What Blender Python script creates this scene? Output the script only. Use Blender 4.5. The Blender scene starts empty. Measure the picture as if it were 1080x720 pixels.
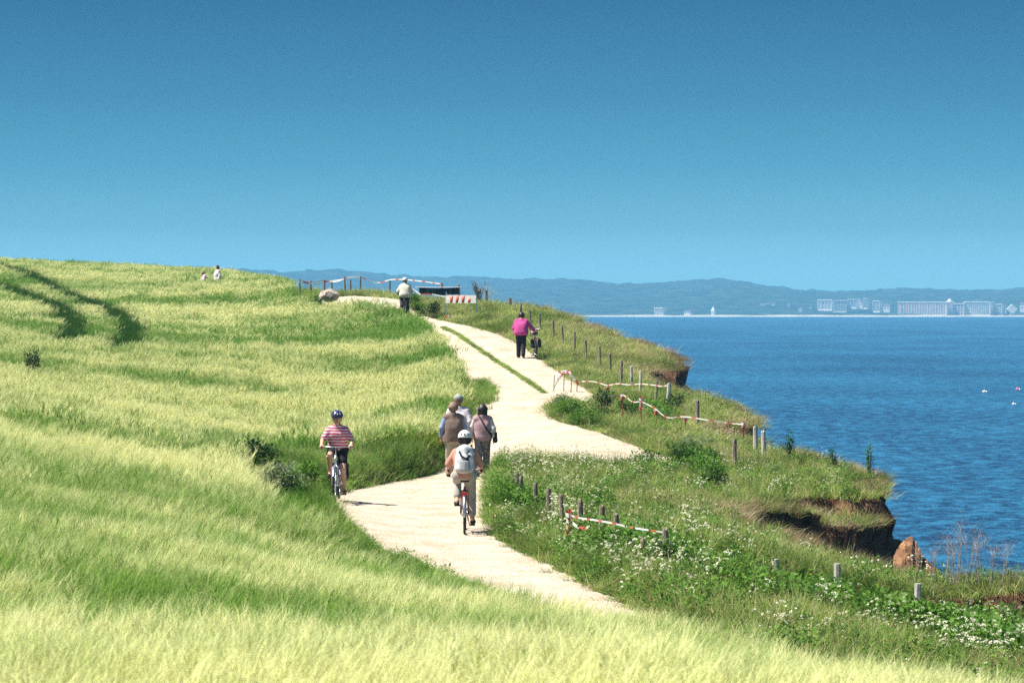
import bpy, math, random
import numpy as np
from mathutils import Vector, Matrix, Euler

R = math.radians
F = 3000.0            # focal length in pixels of a 1080 wide frame
CAMZ = 20.0           # eye height above the sea
HV = 320.0            # horizon row
rng = np.random.default_rng(7)
random.seed(7)
scene = bpy.context.scene
COL = scene.collection

# ------------------------------------------------------------------ materials
def nt(m):
    m.use_nodes = True
    t = m.node_tree
    for n in list(t.nodes): t.nodes.remove(n)
    return t, t.nodes, t.links

def mat(name, c, rough=0.7, c2=None, scale=8.0, bump=0.0, metal=0.0, spec=0.3, detail=5.0):
    m = bpy.data.materials.new(name)
    t, N, L = nt(m)
    o = N.new('ShaderNodeOutputMaterial'); b = N.new('ShaderNodeBsdfPrincipled')
    b.inputs['Roughness'].default_value = rough; b.inputs['Metallic'].default_value = metal
    b.inputs['Specular IOR Level'].default_value = spec
    L.new(b.outputs[0], o.inputs[0])
    tc = N.new('ShaderNodeTexCoord'); ns = N.new('ShaderNodeTexNoise')
    ns.inputs['Scale'].default_value = scale; ns.inputs['Detail'].default_value = detail
    L.new(tc.outputs['Object'], ns.inputs['Vector'])
    if c2 is None: c2 = tuple(x * 0.72 for x in c)
    r = N.new('ShaderNodeValToRGB')
    r.color_ramp.elements[0].position = 0.35; r.color_ramp.elements[0].color = (*c2, 1)
    r.color_ramp.elements[1].position = 0.65; r.color_ramp.elements[1].color = (*c, 1)
    L.new(ns.outputs[0], r.inputs[0]); L.new(r.outputs[0], b.inputs['Base Color'])
    if bump:
        bp = N.new('ShaderNodeBump'); bp.inputs['Strength'].default_value = 0.6; bp.inputs['Distance'].default_value = bump
        L.new(ns.outputs[0], bp.inputs['Height']); L.new(bp.outputs[0], b.inputs['Normal'])
    return m

def leaf_mat(name, c_a, c_b, trans=0.35, use_inst=True):
    """foliage: colour runs from c_a to c_b with the tint of the plant it belongs to"""
    m = bpy.data.materials.new(name)
    t, N, L = nt(m)
    o = N.new('ShaderNodeOutputMaterial')
    d = N.new('ShaderNodeBsdfPrincipled'); d.inputs['Roughness'].default_value = 0.75; d.inputs['Specular IOR Level'].default_value = 0.12
    tr = N.new('ShaderNodeBsdfTranslucent'); mx = N.new('ShaderNodeMixShader'); mx.inputs[0].default_value = trans
    L.new(d.outputs[0], mx.inputs[1]); L.new(tr.outputs[0], mx.inputs[2]); L.new(mx.outputs[0], o.inputs[0])
    mc = N.new('ShaderNodeMix'); mc.data_type = 'RGBA'
    mc.inputs[6].default_value = (*c_a, 1); mc.inputs[7].default_value = (*c_b, 1)
    if use_inst:
        a = N.new('ShaderNodeAttribute'); a.attribute_type = 'INSTANCER'; a.attribute_name = 'tint'
        L.new(a.outputs['Fac'], mc.inputs[0])
    else:
        tc = N.new('ShaderNodeTexCoord'); ns = N.new('ShaderNodeTexNoise'); ns.inputs['Scale'].default_value = 6.0
        ns.inputs['Detail'].default_value = 4
        L.new(tc.outputs['Object'], ns.inputs['Vector'])
        mr = N.new('ShaderNodeMapRange'); mr.inputs[1].default_value = 0.3; mr.inputs[2].default_value = 0.7
        L.new(ns.outputs[0], mr.inputs[0]); L.new(mr.outputs[0], mc.inputs[0])
    L.new(mc.outputs[2], d.inputs['Base Color']); L.new(mc.outputs[2], tr.inputs['Color'])
    return m

# ------------------------------------------------------------------ mesh helpers
class MB:
    def __init__(s): s.v = []; s.f = []; s.m = []
    def add(s, vs, fs, mi=0):
        k = len(s.v); s.v.extend([tuple(p) for p in vs]); s.f.extend([tuple(i + k for i in q) for q in fs]); s.m.extend([mi] * len(fs))
    def box(s, c, size, rot=None, mi=0, taper=1.0):
        hx, hy, hz = [q / 2 for q in size]
        vs = [Vector((x * (taper if z > 0 else 1), y * (taper if z > 0 else 1), z)) for z in (-hz, hz) for x, y in ((-hx, -hy), (hx, -hy), (hx, hy), (-hx, hy))]
        if rot is not None: vs = [rot @ q for q in vs]
        c = Vector(c); s.add([q + c for q in vs], [(3, 2, 1, 0), (4, 5, 6, 7), (0, 1, 5, 4), (1, 2, 6, 5), (2, 3, 7, 6), (3, 0, 4, 7)], mi)
    def tube(s, pts, r, n=8, mi=0, caps=True):
        pts = [Vector(p) for p in pts]
        rs = r if isinstance(r, (list, tuple)) else [r] * len(pts)
        vs = []; up = Vector((0.13, 0.31, 0.94))
        for i, p in enumerate(pts):
            d = (pts[min(i + 1, len(pts) - 1)] - pts[max(i - 1, 0)]).normalized()
            a = d.cross(up)
            if a.length < 1e-3: a = d.cross(Vector((1, 0, 0)))
            a.normalize(); b = d.cross(a)
            for k in range(n):
                t = 2 * math.pi * k / n
                vs.append(p + (a * math.cos(t) + b * math.sin(t)) * rs[i])
        fs = [(i * n + k, i * n + (k + 1) % n, (i + 1) * n + (k + 1) % n, (i + 1) * n + k) for i in range(len(pts) - 1) for k in range(n)]
        if caps: fs += [tuple(range(n))[::-1], tuple((len(pts) - 1) * n + k for k in range(n))]
        s.add(vs, fs, mi)
    def torus(s, c, Rr, r, n=36, m=8, axis='y', mi=0):
        vs = []; c = Vector(c)
        for i in range(n):
            a = 2 * math.pi * i / n
            for j in range(m):
                b = 2 * math.pi * j / m
                q = (Rr + r * math.cos(b))
                p = Vector((q * math.cos(a), r * math.sin(b), q * math.sin(a)))
                if axis == 'z': p = Vector((p.x, p.z, p.y))
                vs.append(c + p)
        fs = [(i * m + j, ((i + 1) % n) * m + j, ((i + 1) % n) * m + (j + 1) % m, i * m + (j + 1) % m) for i in range(n) for j in range(m)]
        s.add(vs, fs, mi)
    def ball(s, c, r, n=12, m=8, mi=0, fn=None):
        c = Vector(c); r = r if isinstance(r, (tuple, list)) else (r, r, r); vs = []
        for j in range(m + 1):
            th = math.pi * j / m
            for i in range(n):
                ph = 2 * math.pi * i / n
                p = Vector((math.sin(th) * math.cos(ph), math.sin(th) * math.sin(ph), math.cos(th)))
                k = fn(p) if fn else 1
                vs.append(c + Vector((p.x * r[0] * k, p.y * r[1] * k, p.z * r[2] * k)))
        fs = [(j * n + i, (j + 1) * n + i, (j + 1) * n + (i + 1) % n, j * n + (i + 1) % n) for j in range(m) for i in range(n)]
        s.add(vs, fs, mi)
    def build(s, name, mats, parent=None, smooth=False, loc=None):
        me = bpy.data.meshes.new(name); me.from_pydata(s.v, [], s.f)
        if not isinstance(mats, (list, tuple)): mats = [mats]
        for q in mats: me.materials.append(q)
        if len(mats) > 1: me.polygons.foreach_set('material_index', s.m)
        if smooth: me.polygons.foreach_set('use_smooth', [True] * len(s.f))
        me.update()
        o = bpy.data.objects.new(name, me); COL.objects.link(o)
        if parent: o.parent = parent
        if loc is not None: o.location = loc
        return o

def mesh_np(name, V, Q, mats, parent=None, smooth=True, loc=None, link=True):
    me = bpy.data.meshes.new(name)
    V = np.asarray(V, np.float32); Q = np.asarray(Q, np.int32); k = Q.shape[1]
    me.vertices.add(len(V)); me.vertices.foreach_set('co', V.ravel())
    me.loops.add(Q.size); me.loops.foreach_set('vertex_index', Q.ravel())
    me.polygons.add(len(Q)); me.polygons.foreach_set('loop_start', np.arange(0, Q.size, k, dtype=np.int32))
    me.polygons.foreach_set('loop_total', np.full(len(Q), k, np.int32))
    for q in (mats if isinstance(mats, (list, tuple)) else [mats]): me.materials.append(q)
    if smooth: me.polygons.foreach_set('use_smooth', np.ones(len(Q), bool))
    me.update(); me.validate()
    o = bpy.data.objects.new(name, me)
    if link: COL.objects.link(o)
    if parent: o.parent = parent
    if loc is not None: o.location = loc
    return o

def tag(o, label=None, cat=None, group=None, kind=None):
    if label: o['label'] = label
    if cat: o['category'] = cat
    if group: o['group'] = group
    if kind: o['kind'] = kind
    return o

def empty(name, loc=(0, 0, 0), rz=0.0):
    o = bpy.data.objects.new(name, None); COL.objects.link(o)
    o.location = loc; o.rotation_euler = (0, 0, rz); o.empty_display_size = 0.2
    return o

def copy_tree(o, parent=None):
    c = o.copy(); COL.objects.link(c)
    if parent: c.parent = parent
    for ch in list(o.children): copy_tree(ch, c)
    return c

# ------------------------------------------------------------------ noise
_lat = rng.random((256, 256))
def vnoise(x, y):
    xi = np.floor(x).astype(int); yi = np.floor(y).astype(int)
    fx = x - xi; fy = y - yi; fx = fx * fx * (3 - 2 * fx); fy = fy * fy * (3 - 2 * fy)
    a = _lat[xi & 255, yi & 255]; b = _lat[(xi + 1) & 255, yi & 255]
    c = _lat[xi & 255, (yi + 1) & 255]; d = _lat[(xi + 1) & 255, (yi + 1) & 255]
    return (a * (1 - fx) + b * fx) * (1 - fy) + (c * (1 - fx) + d * fx) * fy
def fbm(x, y, o=3):
    s = 0; a = 0.5
    for k in range(o): s = s + a * (vnoise(x * 2 ** k + 17.3 * k, y * 2 ** k + 5.1 * k) - 0.5); a *= 0.5
    return s * 2
def sstep(a, b, x):
    t = np.clip((x - a) / (b - a), 0, 1); return t * t * (3 - 2 * t)

# ------------------------------------------------------------------ terrain
PY = np.array([0, 20, 35, 48, 56, 65, 72, 80, 94, 103, 112, 120, 130, 137, 145, 160, 200])
PH = np.array([3.2, 3.75, 3.95, 3.95, 3.95, 3.97, 3.65, 3.25, 2.5, 2.0, 1.2, .55, -.03, -.2, 0.2, 2.0, 6.0])
def pathH(y): return np.interp(y, PY, PH)

C = []                                     # control points X, Y, depth below the eye
def cp(x, y, h): C.append((x, y, h))
def cpv(u, v, y, extra=0): C.append(((u - 540) / F * y, y, (v - HV) / F * y + extra))
for x, y in ((4, 30), (2, 36), (0, 40), (-1, 46), (-1, 52), (-1, 58), (-2.5, 58), (-1, 64), (0, 69), (0.3, 75), (1, 80), (0, 87), (0.5, 94), (0, 103),
             (-1.2, 112), (-2.5, 120), (-5, 127), (-6.5, 132), (-9, 136), (-3, 130), (3, 72), (4.5, 70), (-14, 142)):
    cp(x, y, float(pathH(y)))
for x, y, e in ((3.5, 40, .1), (3.5, 48, .05), (4, 56, .15), (3.5, 62, .1), (6, 66, .12), (8.8, 66, .12), (7, 72, .22), (5, 78, .2), (7.5, 84, .35), (5, 88, .25), (4, 95, .2),
                (6.6, 95, .6), (5.4, 96.2, .62), (5.0, 92, .35), (6.6, 77, .42), (6.2, 104, .25), (3, 104, .1), (5, 110, .25), (3.8, 115, .3), (1, 115, .05), (2.2, 124, .25), (0, 128, .1)):
    cp(x, y, float(pathH(y)) + e)
for x, y, h in ((8.4, 46.3, 4.55), (7.6, 47.6, 4.75), (9.4, 45, 4.7), (6.5, 42.5, 4.62), (4.9, 42.5, 4.48), (8.2, 42, 4.7), (5.9, 33, 4.35), (7, 24, 4.0), (4.4, 20, 3.5), (9, 36, 4.4), (6.2, 49.5, 4.72), (5.0, 51.5, 4.6), (3.8, 53, 4.25), (8, 61, 4.5), (5.8, 60, 4.35),
                (4.5, 10, 2.9), (12, 20, 4.2), (12, 40, 4.6)):
    cp(x, y, h)
BH = 0.78                                   # barley height
for u, v, y in ((900, 720, 10), (1020, 715, 15), (720, 655, 24), (650, 640, 26), (430, 600, 31), (300, 540, 37), (255, 492, 48),
                (540, 720, 10), (540, 668, 18), (380, 640, 22), (180, 600, 22), (0, 720, 10), (0, 600, 20), (0, 520, 30), (100, 500, 40), (0, 470, 42), (0, 420, 60), (130, 450, 58),
                (0, 350, 100), (130, 385, 90), (0, 300, 150), (0, 277, 190), (0, 279, 230), (130, 308, 150), (130, 283, 190), (130, 287, 230),
                (270, 462, 68), (270, 368, 100), (270, 309, 140), (270, 294, 170), (270, 291.5, 188), (270, 296, 225),
                (370, 462, 67.5), (450, 450, 73), (400, 368, 100), (440, 415, 84), (400, 344, 115), (350, 328, 124), (350, 319.5, 129), (334, 304, 138), (420, 329.5, 118), (440, 336, 114)):
    cpv(u, v, y, BH)
for x, y, h in ((-60, 190, -2.2), (-60, 100, 1), (-40, 60, 2), (-60, 240, -1.8), (-20, -5, 1.9), (0, 0, 1.85), (4, 0, 2.3), (12, -5, 3), (-60, 20, 2), (-15, 245, 1), (-4, 160, 2.0), (-60, 290, 1)):
    cp(x, y, h)
# verge beyond the far bend of the path
for u, v, y in ((330, 306, 143), (400, 308, 141), (440, 314, 137), (480, 318, 134), (510, 320.5, 131)):
    cpv(u, v, y, 0.25)
C = np.array(C, float)
def _phi(r2): return 0.5 * r2 * np.log(r2 + 1e-9)
_sc = np.array([1.0, 0.35])                 # ground varies faster across than along
_P = C[:, :2] * _sc
_D = ((_P[:, None] - _P[None]) ** 2).sum(-1)
n = len(C)
_A = np.zeros((n + 3, n + 3)); _A[:n, :n] = _phi(_D) + np.eye(n) * 0.4
_A[:n, n] = 1; _A[:n, n + 1:] = _P; _A[n, :n] = 1; _A[n + 1:, :n] = _P.T
_W = np.linalg.solve(_A, np.concatenate([C[:, 2], [0, 0, 0]]))
def baseH(x, y):
    x = np.asarray(x, float); y = np.asarray(y, float); sh = x.shape
    q = np.stack([x.ravel(), y.ravel()], 1) * _sc; out = np.empty(len(q))
    for i in range(0, len(q), 20000):
        b = q[i:i + 20000]; r2 = ((b[:, None] - _P[None]) ** 2).sum(-1)
        out[i:i + 20000] = _phi(r2) @ _W[:n] + _W[n] + b @ _W[n + 1:]
    return out.reshape(sh)

def inside(poly, x, y):
    poly = np.asarray(poly, float); c = np.zeros(np.shape(x), bool); j = len(poly) - 1
    for i in range(len(poly)):
        xi, yi = poly[i]; xj, yj = poly[j]
        with np.errstate(divide='ignore', invalid='ignore'):
            t = ((yi > y) != (yj > y)) & (x < (xj - xi) * (y - yi) / (yj - yi + 1e-12) + xi)
        c ^= t; j = i
    return c
def pdist(line, x, y, closed=False):
    """distance to a polyline, vector to the nearest point, parameter 0..1 along it, side (+ = right of travel)"""
    line = np.asarray(line, float)
    if closed: line = np.vstack([line, line[:1]])
    best = np.full(np.shape(x), 1e9); nx = np.zeros_like(best); ny = np.zeros_like(best); tt = np.zeros_like(best); sd = np.zeros_like(best)
    seg = np.hypot(*(line[1:] - line[:-1]).T); cum = np.concatenate([[0], np.cumsum(seg)]); T = cum[-1]
    for i in range(len(line) - 1):
        ax, ay = line[i]; bx, by = line[i + 1]; dx, dy = bx - ax, by - ay; L2 = dx * dx + dy * dy + 1e-12
        t = np.clip(((x - ax) * dx + (y - ay) * dy) / L2, 0, 1)
        px, py = ax + t * dx - x, ay + t * dy - y; d = np.hypot(px, py); k = d < best
        best = np.where(k, d, best); nx = np.where(k, px, nx); ny = np.where(k, py, ny)
        tt = np.where(k, (cum[i] + t * seg[i]) / T, tt)
        sd = np.where(k, np.sign((x - ax) * dy - (y - ay) * dx), sd)
    return best, nx, ny, tt, sd

def smooth_line(pts, it=2, closed=False):
    p = np.asarray(pts, float)
    for _ in range(it):
        q = []
        m = len(p)
        for i in range(m if closed else m - 1):
            a, b = p[i], p[(i + 1) % m]; q += [a * .75 + b * .25, a * .25 + b * .75]
        if not closed: q = [p[0]] + q + [p[-1]]
        p = np.array(q)
    return p

COAST = smooth_line([(30, -20), (16, 15), (12.2, 32), (10.0, 44.0), (8.6, 46.6), (7.0, 48.4), (6.1, 50.6), (5.2, 52.8), (4.2, 55.0), (4.3, 57.4), (5.8, 59.4), (7.3, 60.6), (8.0, 62.2), (8.75, 65.0),
         (8.35, 67.6), (7.9, 71), (7.1, 75), (6.9, 77.4), (6.1, 78.8), (6.1, 80.1), (7.6, 81.0), (7.9, 82.2), (7.7, 84.5), (7.1, 90), (6.3, 94.5), (5.2, 96.8), (4.75, 99.5), (5.0, 101), (6.4, 102.0), (6.4, 106), (5.5, 109.5), (4.2, 114.5), (2.4, 122.5),
         (0.8, 128), (-2.0, 134.5), (-5.5, 150), (-8, 175), (-11, 200), (-18, 240), (-60, 280)], 1)
LANDP = np.vstack([COAST, [(-200, 300), (-200, -60), (30, -60)]])
COAST[:, 0] -= np.interp(COAST[:, 1], [58, 62, 66, 75, 82, 90, 102, 110, 120], [0, .1, .3, .6, .95, .75, .5, .25, .1])
LANDP = np.vstack([COAST, [(-200, 300), (-200, -60), (30, -60)]])
def coast_d(x, y):
    d, nx, ny, t, s = pdist(COAST, x, y)
    ins = inside(LANDP, x, y)
    return np.where(ins, -d, d), nx, ny

SCARPS = [  # polyline (far to the right of travel is the low, near side), drop, reach
    (smooth_line([(2.6, 45.6), (4.0, 45.5), (5.2, 46.0), (6.4, 45.6), (7.6, 45.9), (9.0, 45.6)]), 0.5, 6.0),
    (smooth_line([(4.9, 61.2), (6.2, 62.6), (7.6, 63.2), (8.9, 64.3)]), 0.55, 2.5),
    (smooth_line([(4.9, 78.2), (6.0, 80.0), (7.0, 80.2), (8.0, 80.6)]), 0.8, 5.5),
    (smooth_line([(4.6, 99.4), (5.2, 101.2), (6.0, 101.6), (6.9, 102.0)]), 1.0, 7.0),
    (smooth_line([(2.3, 56.5), (3.0, 57.6), (4.2, 57.9)]), 0.22, 1.6),
]
def jit(x, y):
    return x + .55 * fbm(x * 1.1, y * 1.0, 4), y + .8 * fbm(x * .9 + 40, y * .9, 4)
def ground(x, y, fine=True):
    """height of the land; also the small outward push that makes turf lips"""
    x = np.asarray(x, float); y = np.asarray(y, float)
    z = CAMZ - baseH(x, y)
    ox = np.zeros_like(z); oy = np.zeros_like(z)
    if fine:
        jx, jy = jit(x, y)
        pd = path_in(x, y)
        z = z + (0.10 * fbm(x * 0.8, y * 0.5, 3)) * (1 - sstep(-0.5, 0.4, pd))
        # low bank beside the lower path on the field side
        z = z + 0.36 * bank(x, y) * sstep(-2.8, -0.9, pd) * (1 - sstep(-0.30, 0.0, pd))
        for line, drop, reach in SCARPS:
            d, nx, ny, t, s = pdist(line, jx, jy)
            tap = sstep(0, 0.12, t) * (1 - .6 * sstep(0.95, 1.0, t)) if reach != 6.0 else sstep(0.1, 0.35, t)
            low = np.where(s > 0, 1, 0) * sstep(0.0, 0.16, d)
            z = z - drop * tap * low * np.exp(-np.maximum(d - .2, 0) / reach)
            lip = (s <= 0) * (1 - sstep(0.0, 0.28, d)) * tap
            l = np.maximum(np.hypot(nx, ny), 1e-6)
            ox += lip * nx / l * 0.14; oy += lip * ny / l * 0.14
            z = z - lip * 0.03
        d, nx, ny = coast_d(jx, jy)
        l = np.maximum(np.hypot(nx, ny), 1e-6)
        rim = sstep(-0.45, -0.02, d) * (d < 0)
        ox += rim * nx / l * 0.34; oy += rim * ny / l * 0.34
        out = np.maximum(d, 0)
        gul = 1 + 0.5 * fbm(jx * 1.2, jy * 1.2, 4)
        drop = 0.55 * sstep(0, 0.16, out) + (1.5 * out * gul) + 0.5 * sstep(0.4, 1.4, out)
        z = z - drop
        z = np.maximum(z, -1.5 + 0.4 * fbm(x, y))
    return z, ox, oy

def vg(u, ys):
    xs = (u - 540) / F * ys
    return HV + baseH(xs, ys) * F / ys
_YS = np.arange(12, 200, 0.1)
def pick(u, v, h=0.0, y0=26.0):
    """plan position of the ground point whose top (h above it) projects on row v of column u"""
    ys = _YS[_YS > y0]; g = vg(u, ys) - h * F / ys
    k = np.argmax(g <= v)
    return ((u - 540) / F * ys[k], float(ys[k]))

# path outline, traced on the ground
_edge_l = [(300, 307), (356, 317), (385, 323.5), (420, 331.5), (445, 341), (459, 358), (471, 378), (484, 396), (492, 410), (496, 424), (497, 436), (491, 450), (478, 475), (458, 501), (430, 506), (400, 511.5), (350, 519),
           (334, 528), (343, 546), (374, 572), (415, 594), (470, 612)]
_edge_r = [(664, 640), (600, 606), (540, 578), (519, 560), (514, 530), (519, 500), (530, 484), (560, 484), (640, 494), (720, 497), (716, 486), (682, 475), (650, 462), (620, 453), (590, 446), (574, 438),
           (579, 427), (596, 424), (614, 427), (630, 425), (622, 412), (600, 400), (574, 381), (545, 360), (505, 346), (470, 339), (446, 333), (428, 322)]
PATH = [pick(u, v) for u, v in _edge_l]
PATH[0] = (-11.5, 136.5); PATH[1] = (-8.1, 131.5)
PATH += [(0.4, 35.0), (1.1, 31.0), (2.2, 24.0), (3.2, 16.0), (4.9, 16.0), (3.8, 24.0), (2.5, 30.5), (1.9, 34.0)]
PATH += [pick(u, v) for u, v in _edge_r]
PATH += [(-4.9, 133.5), (-8.0, 138.0), (-11.5, 140.5)]
PATH = smooth_line(PATH, 2, True)
def path_in(x, y):
    """positive inside the path"""
    d = pdist(PATH, x, y, True)[0]
    s = np.where(inside(PATH, x, y), d, -d)
    return s + 0.10 * fbm(x * 3, y * 2, 3)
def bank(x, y): return ((y < 118) & (y > 30)) * (x < -0.2 + (45 - y) * 0.12 * (y < 45)) * (1 - .35 * sstep(66, 74, y)) * (1 - sstep(100, 116, y)) * sstep(42, 50, y)

FIELD = smooth_line([(4.6, -20), (2.2, 6), (1.95, 10), (2.3, 15), (1.6, 21), (1.0, 25.2), (-1.2, 31), (-3.0, 37), (-4.2, 43), (-4.75, 48.5), (-5.2, 53), (-5.5, 57.5), (-5.1, 61), (-4.2, 63.6), (-3.0, 65.2), (-2.1, 67), (-1.75, 71),
         (-1.75, 79), (-1.7, 87), (-2.1, 95), (-2.85, 103), (-3.6, 111), (-4.3, 117), (-5.4, 121.5), (-7.2, 127.5), (-8.5, 128.6), (-9.3, 131.5), (-10.6, 136), (-11.2, 143), (-12.2, 152), (-13.6, 170), (-15.2, 190), (-18, 215), (-28, 260), (-90, 290), (-120, 100), (-120, -20)], 1)
def gz(x, y):
    z, _, _ = ground(np.array([x]), np.array([y])); return float(z[0])

def axis(parts):
    a = []
    for lo, hi, st in parts: a += list(np.arange(lo, hi - 1e-6, st))
    a.append(parts[-1][1]); return np.array(a)
ax = axis([(-200, -80, 10), (-80, -20, 2), (-20, -6, .5), (-6, 12, .13), (12, 24, .5)])
ay = axis([(-50, -2, 4), (-2, 24, .5), (24, 42, .25), (42, 68, .16), (68, 108, .25), (108, 146, .4), (146, 300, 2.5)])
GX, GY = np.meshgrid(ax, ay, indexing='ij')
GZ, OX, OY = ground(GX, GY)
V = np.stack([GX + OX, GY + OY, GZ], -1).reshape(-1, 3)
ni, nj = GX.shape
idx = np.arange(ni * nj).reshape(ni, nj)
Q = np.stack([idx[:-1, :-1], idx[1:, :-1], idx[1:, 1:], idx[:-1, 1:]], -1).reshape(-1, 4)

# soil
def soil_material():
    m = bpy.data.materials.new('soil'); t, N, L = nt(m)
    o = N.new('ShaderNodeOutputMaterial'); b = N.new('ShaderNodeBsdfPrincipled'); b.inputs['Roughness'].default_value = 0.95; b.inputs['Specular IOR Level'].default_value = 0.1
    L.new(b.outputs[0], o.inputs[0])
    g = N.new('ShaderNodeNewGeometry')
    n1 = N.new('ShaderNodeTexNoise'); n1.inputs['Scale'].default_value = 2.2; n1.inputs['Detail'].default_value = 8
    n2 = N.new('ShaderNodeTexNoise'); n2.inputs['Scale'].default_value = 14; n2.inputs['Detail'].default_value = 6
    L.new(g.outputs['Position'], n1.inputs['Vector']); L.new(g.outputs['Position'], n2.inputs['Vector'])
    face = N.new('ShaderNodeValToRGB'); cr = face.color_ramp
    cr.elements[0].position = .3; cr.elements[0].color = (.045, .026, .016, 1); cr.elements[1].position = .7; cr.elements[1].color = (.21, .115, .065, 1)
    flat = N.new('ShaderNodeValToRGB'); cr = flat.color_ramp
    cr.elements[0].position = .35; cr.elements[0].color = (.045, .07, .014, 1); cr.elements[1].position = .7; cr.elements[1].color = (.13, .12, .045, 1)
    L.new(n1.outputs[0], face.inputs[0]); L.new(n2.outputs[0], flat.inputs[0])
    sx = N.new('ShaderNodeSeparateXYZ'); L.new(g.outputs['True Normal'], sx.inputs[0])
    mr = N.new('ShaderNodeMapRange'); mr.inputs[1].default_value = .55; mr.inputs[2].default_value = .8
    L.new(sx.outputs[2], mr.inputs[0])
    mx = N.new('ShaderNodeMix'); mx.data_type = 'RGBA'; L.new(mr.outputs[0], mx.inputs[0]); L.new(face.outputs[0], mx.inputs[6]); L.new(flat.outputs[0], mx.inputs[7])
    L.new(mx.outputs[2], b.inputs['Base Color'])
    bp = N.new('ShaderNodeBump'); bp.inputs['Distance'].default_value = .08; bp.inputs['Strength'].default_value = .9
    L.new(n2.outputs[0], bp.inputs['Height']); L.new(bp.outputs[0], b.inputs['Normal'])
    return m
M_soil = soil_material()
tag(mesh_np('ground', V, Q, M_soil), kind='structure')

# path sheet: its own surface, a few centimetres proud in the middle and dipping under the verge at its edge
px = np.arange(-15, 9, .11); py = axis([(22, 46, .2), (46, 75, .2), (75, 146, .4)])
PXg, PYg = np.meshgrid(px, py, indexing='ij')
pin = path_in(PXg, PYg)
pz, _, _ = ground(PXg, PYg)
rut = 0.012 * fbm(PXg * 2.5, PYg * 1.0, 3)
pz = pz + np.clip(pin * 0.35, -0.06, 0.03) + rut * (pin > 0)
keep = pin > -0.25
pidx = np.arange(keep.size).reshape(keep.shape)
fk = keep[:-1, :-1] & keep[1:, :-1] & keep[1:, 1:] & keep[:-1, 1:]
PQ = np.stack([pidx[:-1, :-1], pidx[1:, :-1], pidx[1:, 1:], pidx[:-1, 1:]], -1)[fk]
used = np.unique(PQ); remap = np.zeros(keep.size, int); remap[used] = np.arange(len(used))
PV = np.stack([PXg, PYg, pz], -1).reshape(-1, 3)[used]
def gravel():
    m = bpy.data.materials.new('gravel'); t, N, L = nt(m)
    o = N.new('ShaderNodeOutputMaterial'); b = N.new('ShaderNodeBsdfPrincipled'); b.inputs['Roughness'].default_value = .95; b.inputs['Specular IOR Level'].default_value = .15
    L.new(b.outputs[0], o.inputs[0]); g = N.new('ShaderNodeNewGeometry')
    v = N.new('ShaderNodeTexVoronoi'); v.inputs['Scale'].default_value = 34
    n1 = N.new('ShaderNodeTexNoise'); n1.inputs['Scale'].default_value = 1.3; n1.inputs['Detail'].default_value = 7
    n2 = N.new('ShaderNodeTexNoise'); n2.inputs['Scale'].default_value = 11; n2.inputs['Detail'].default_value = 8; n2.inputs['Roughness'].default_value = .7
    for q in (v, n1, n2): L.new(g.outputs['Position'], q.inputs['Vector'])
    r = N.new('ShaderNodeValToRGB'); cr = r.color_ramp
    cr.elements[0].position = .30; cr.elements[0].color = (.38, .30, .21, 1); cr.elements[1].position = .56; cr.elements[1].color = (.70, .60, .475, 1)
    L.new(n2.outputs[0], r.inputs[0])
    r2 = N.new('ShaderNodeValToRGB'); cr = r2.color_ramp; cr.elements[0].position = .3; cr.elements[0].color = (.77, .73, .66, 1); cr.elements[1].position = .6; cr.elements[1].color = (1, 1, 1, 1)
    L.new(n1.outputs[0], r2.inputs[0])
    mx = N.new('ShaderNodeMix'); mx.data_type = 'RGBA'; mx.blend_type = 'MULTIPLY'; mx.inputs[0].default_value = 1
    L.new(r.outputs[0], mx.inputs[6]); L.new(r2.outputs[0], mx.inputs[7])
    mx2 = N.new('ShaderNodeMix'); mx2.data_type = 'RGBA'; mx2.blend_type = 'MULTIPLY'; mx2.inputs[0].default_value = .22
    L.new(mx.outputs[2], mx2.inputs[6]); L.new(v.outputs['Color'], mx2.inputs[7]); L.new(mx2.outputs[2], b.inputs['Base Color'])
    bp = N.new('ShaderNodeBump'); bp.inputs['Distance'].default_value = .02; L.new(v.outputs['Distance'], bp.inputs['Height']); L.new(bp.outputs[0], b.inputs['Normal'])
    return m
M_gravel = gravel()
tag(mesh_np('path', PV, remap[PQ], M_gravel), kind='structure')

# orange clay spur standing off the cliff
def clay_spur():
    Y0 = 57.5; ridge = np.array([(944, 566), (950, 556), (955, 551), (958, 549.5), (962, 555), (966, 560), (970, 562), (975, 571), (982, 578), (992, 587), (1004, 598), (1018, 612)], float)
    n_, m_ = 60, 30; us = np.linspace(944, 1018, n_); vt = np.interp(us, ridge[:, 0], ridge[:, 1]) + 4; vs = []
    for i in range(n_):
        zt = CAMZ - (vt[i] - HV) / F * Y0 + random.uniform(-.04, .04); xx = (us[i] - 540) / F * Y0
        for j in range(m_):
            q = (j / (m_ - 1)) * 2 - 1; yy = Y0 + q * 2.6; dz = abs(q) ** .85 * 4.2
            rr = float(fbm(np.array(i * .12 + 3), np.array(j * .5 + i * .06), 5)) * 1.0 * min(1, abs(q) * 5 + .12)
            vs.append((xx + .35 * q + rr * .35, yy + rr * .5, zt - dz + rr * .5))
    Qs = [(i * m_ + j, (i + 1) * m_ + j, (i + 1) * m_ + j + 1, i * m_ + j + 1) for i in range(n_ - 1) for j in range(m_ - 1)]
    o = mesh_np('clay_spur', np.array(vs), Qs, mat('orange_clay', (.36, .19, .095), .95, (.12, .06, .035), 4.5, .3, detail=10), smooth=False)
    tag(o, kind='structure')
clay_spur()

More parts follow.
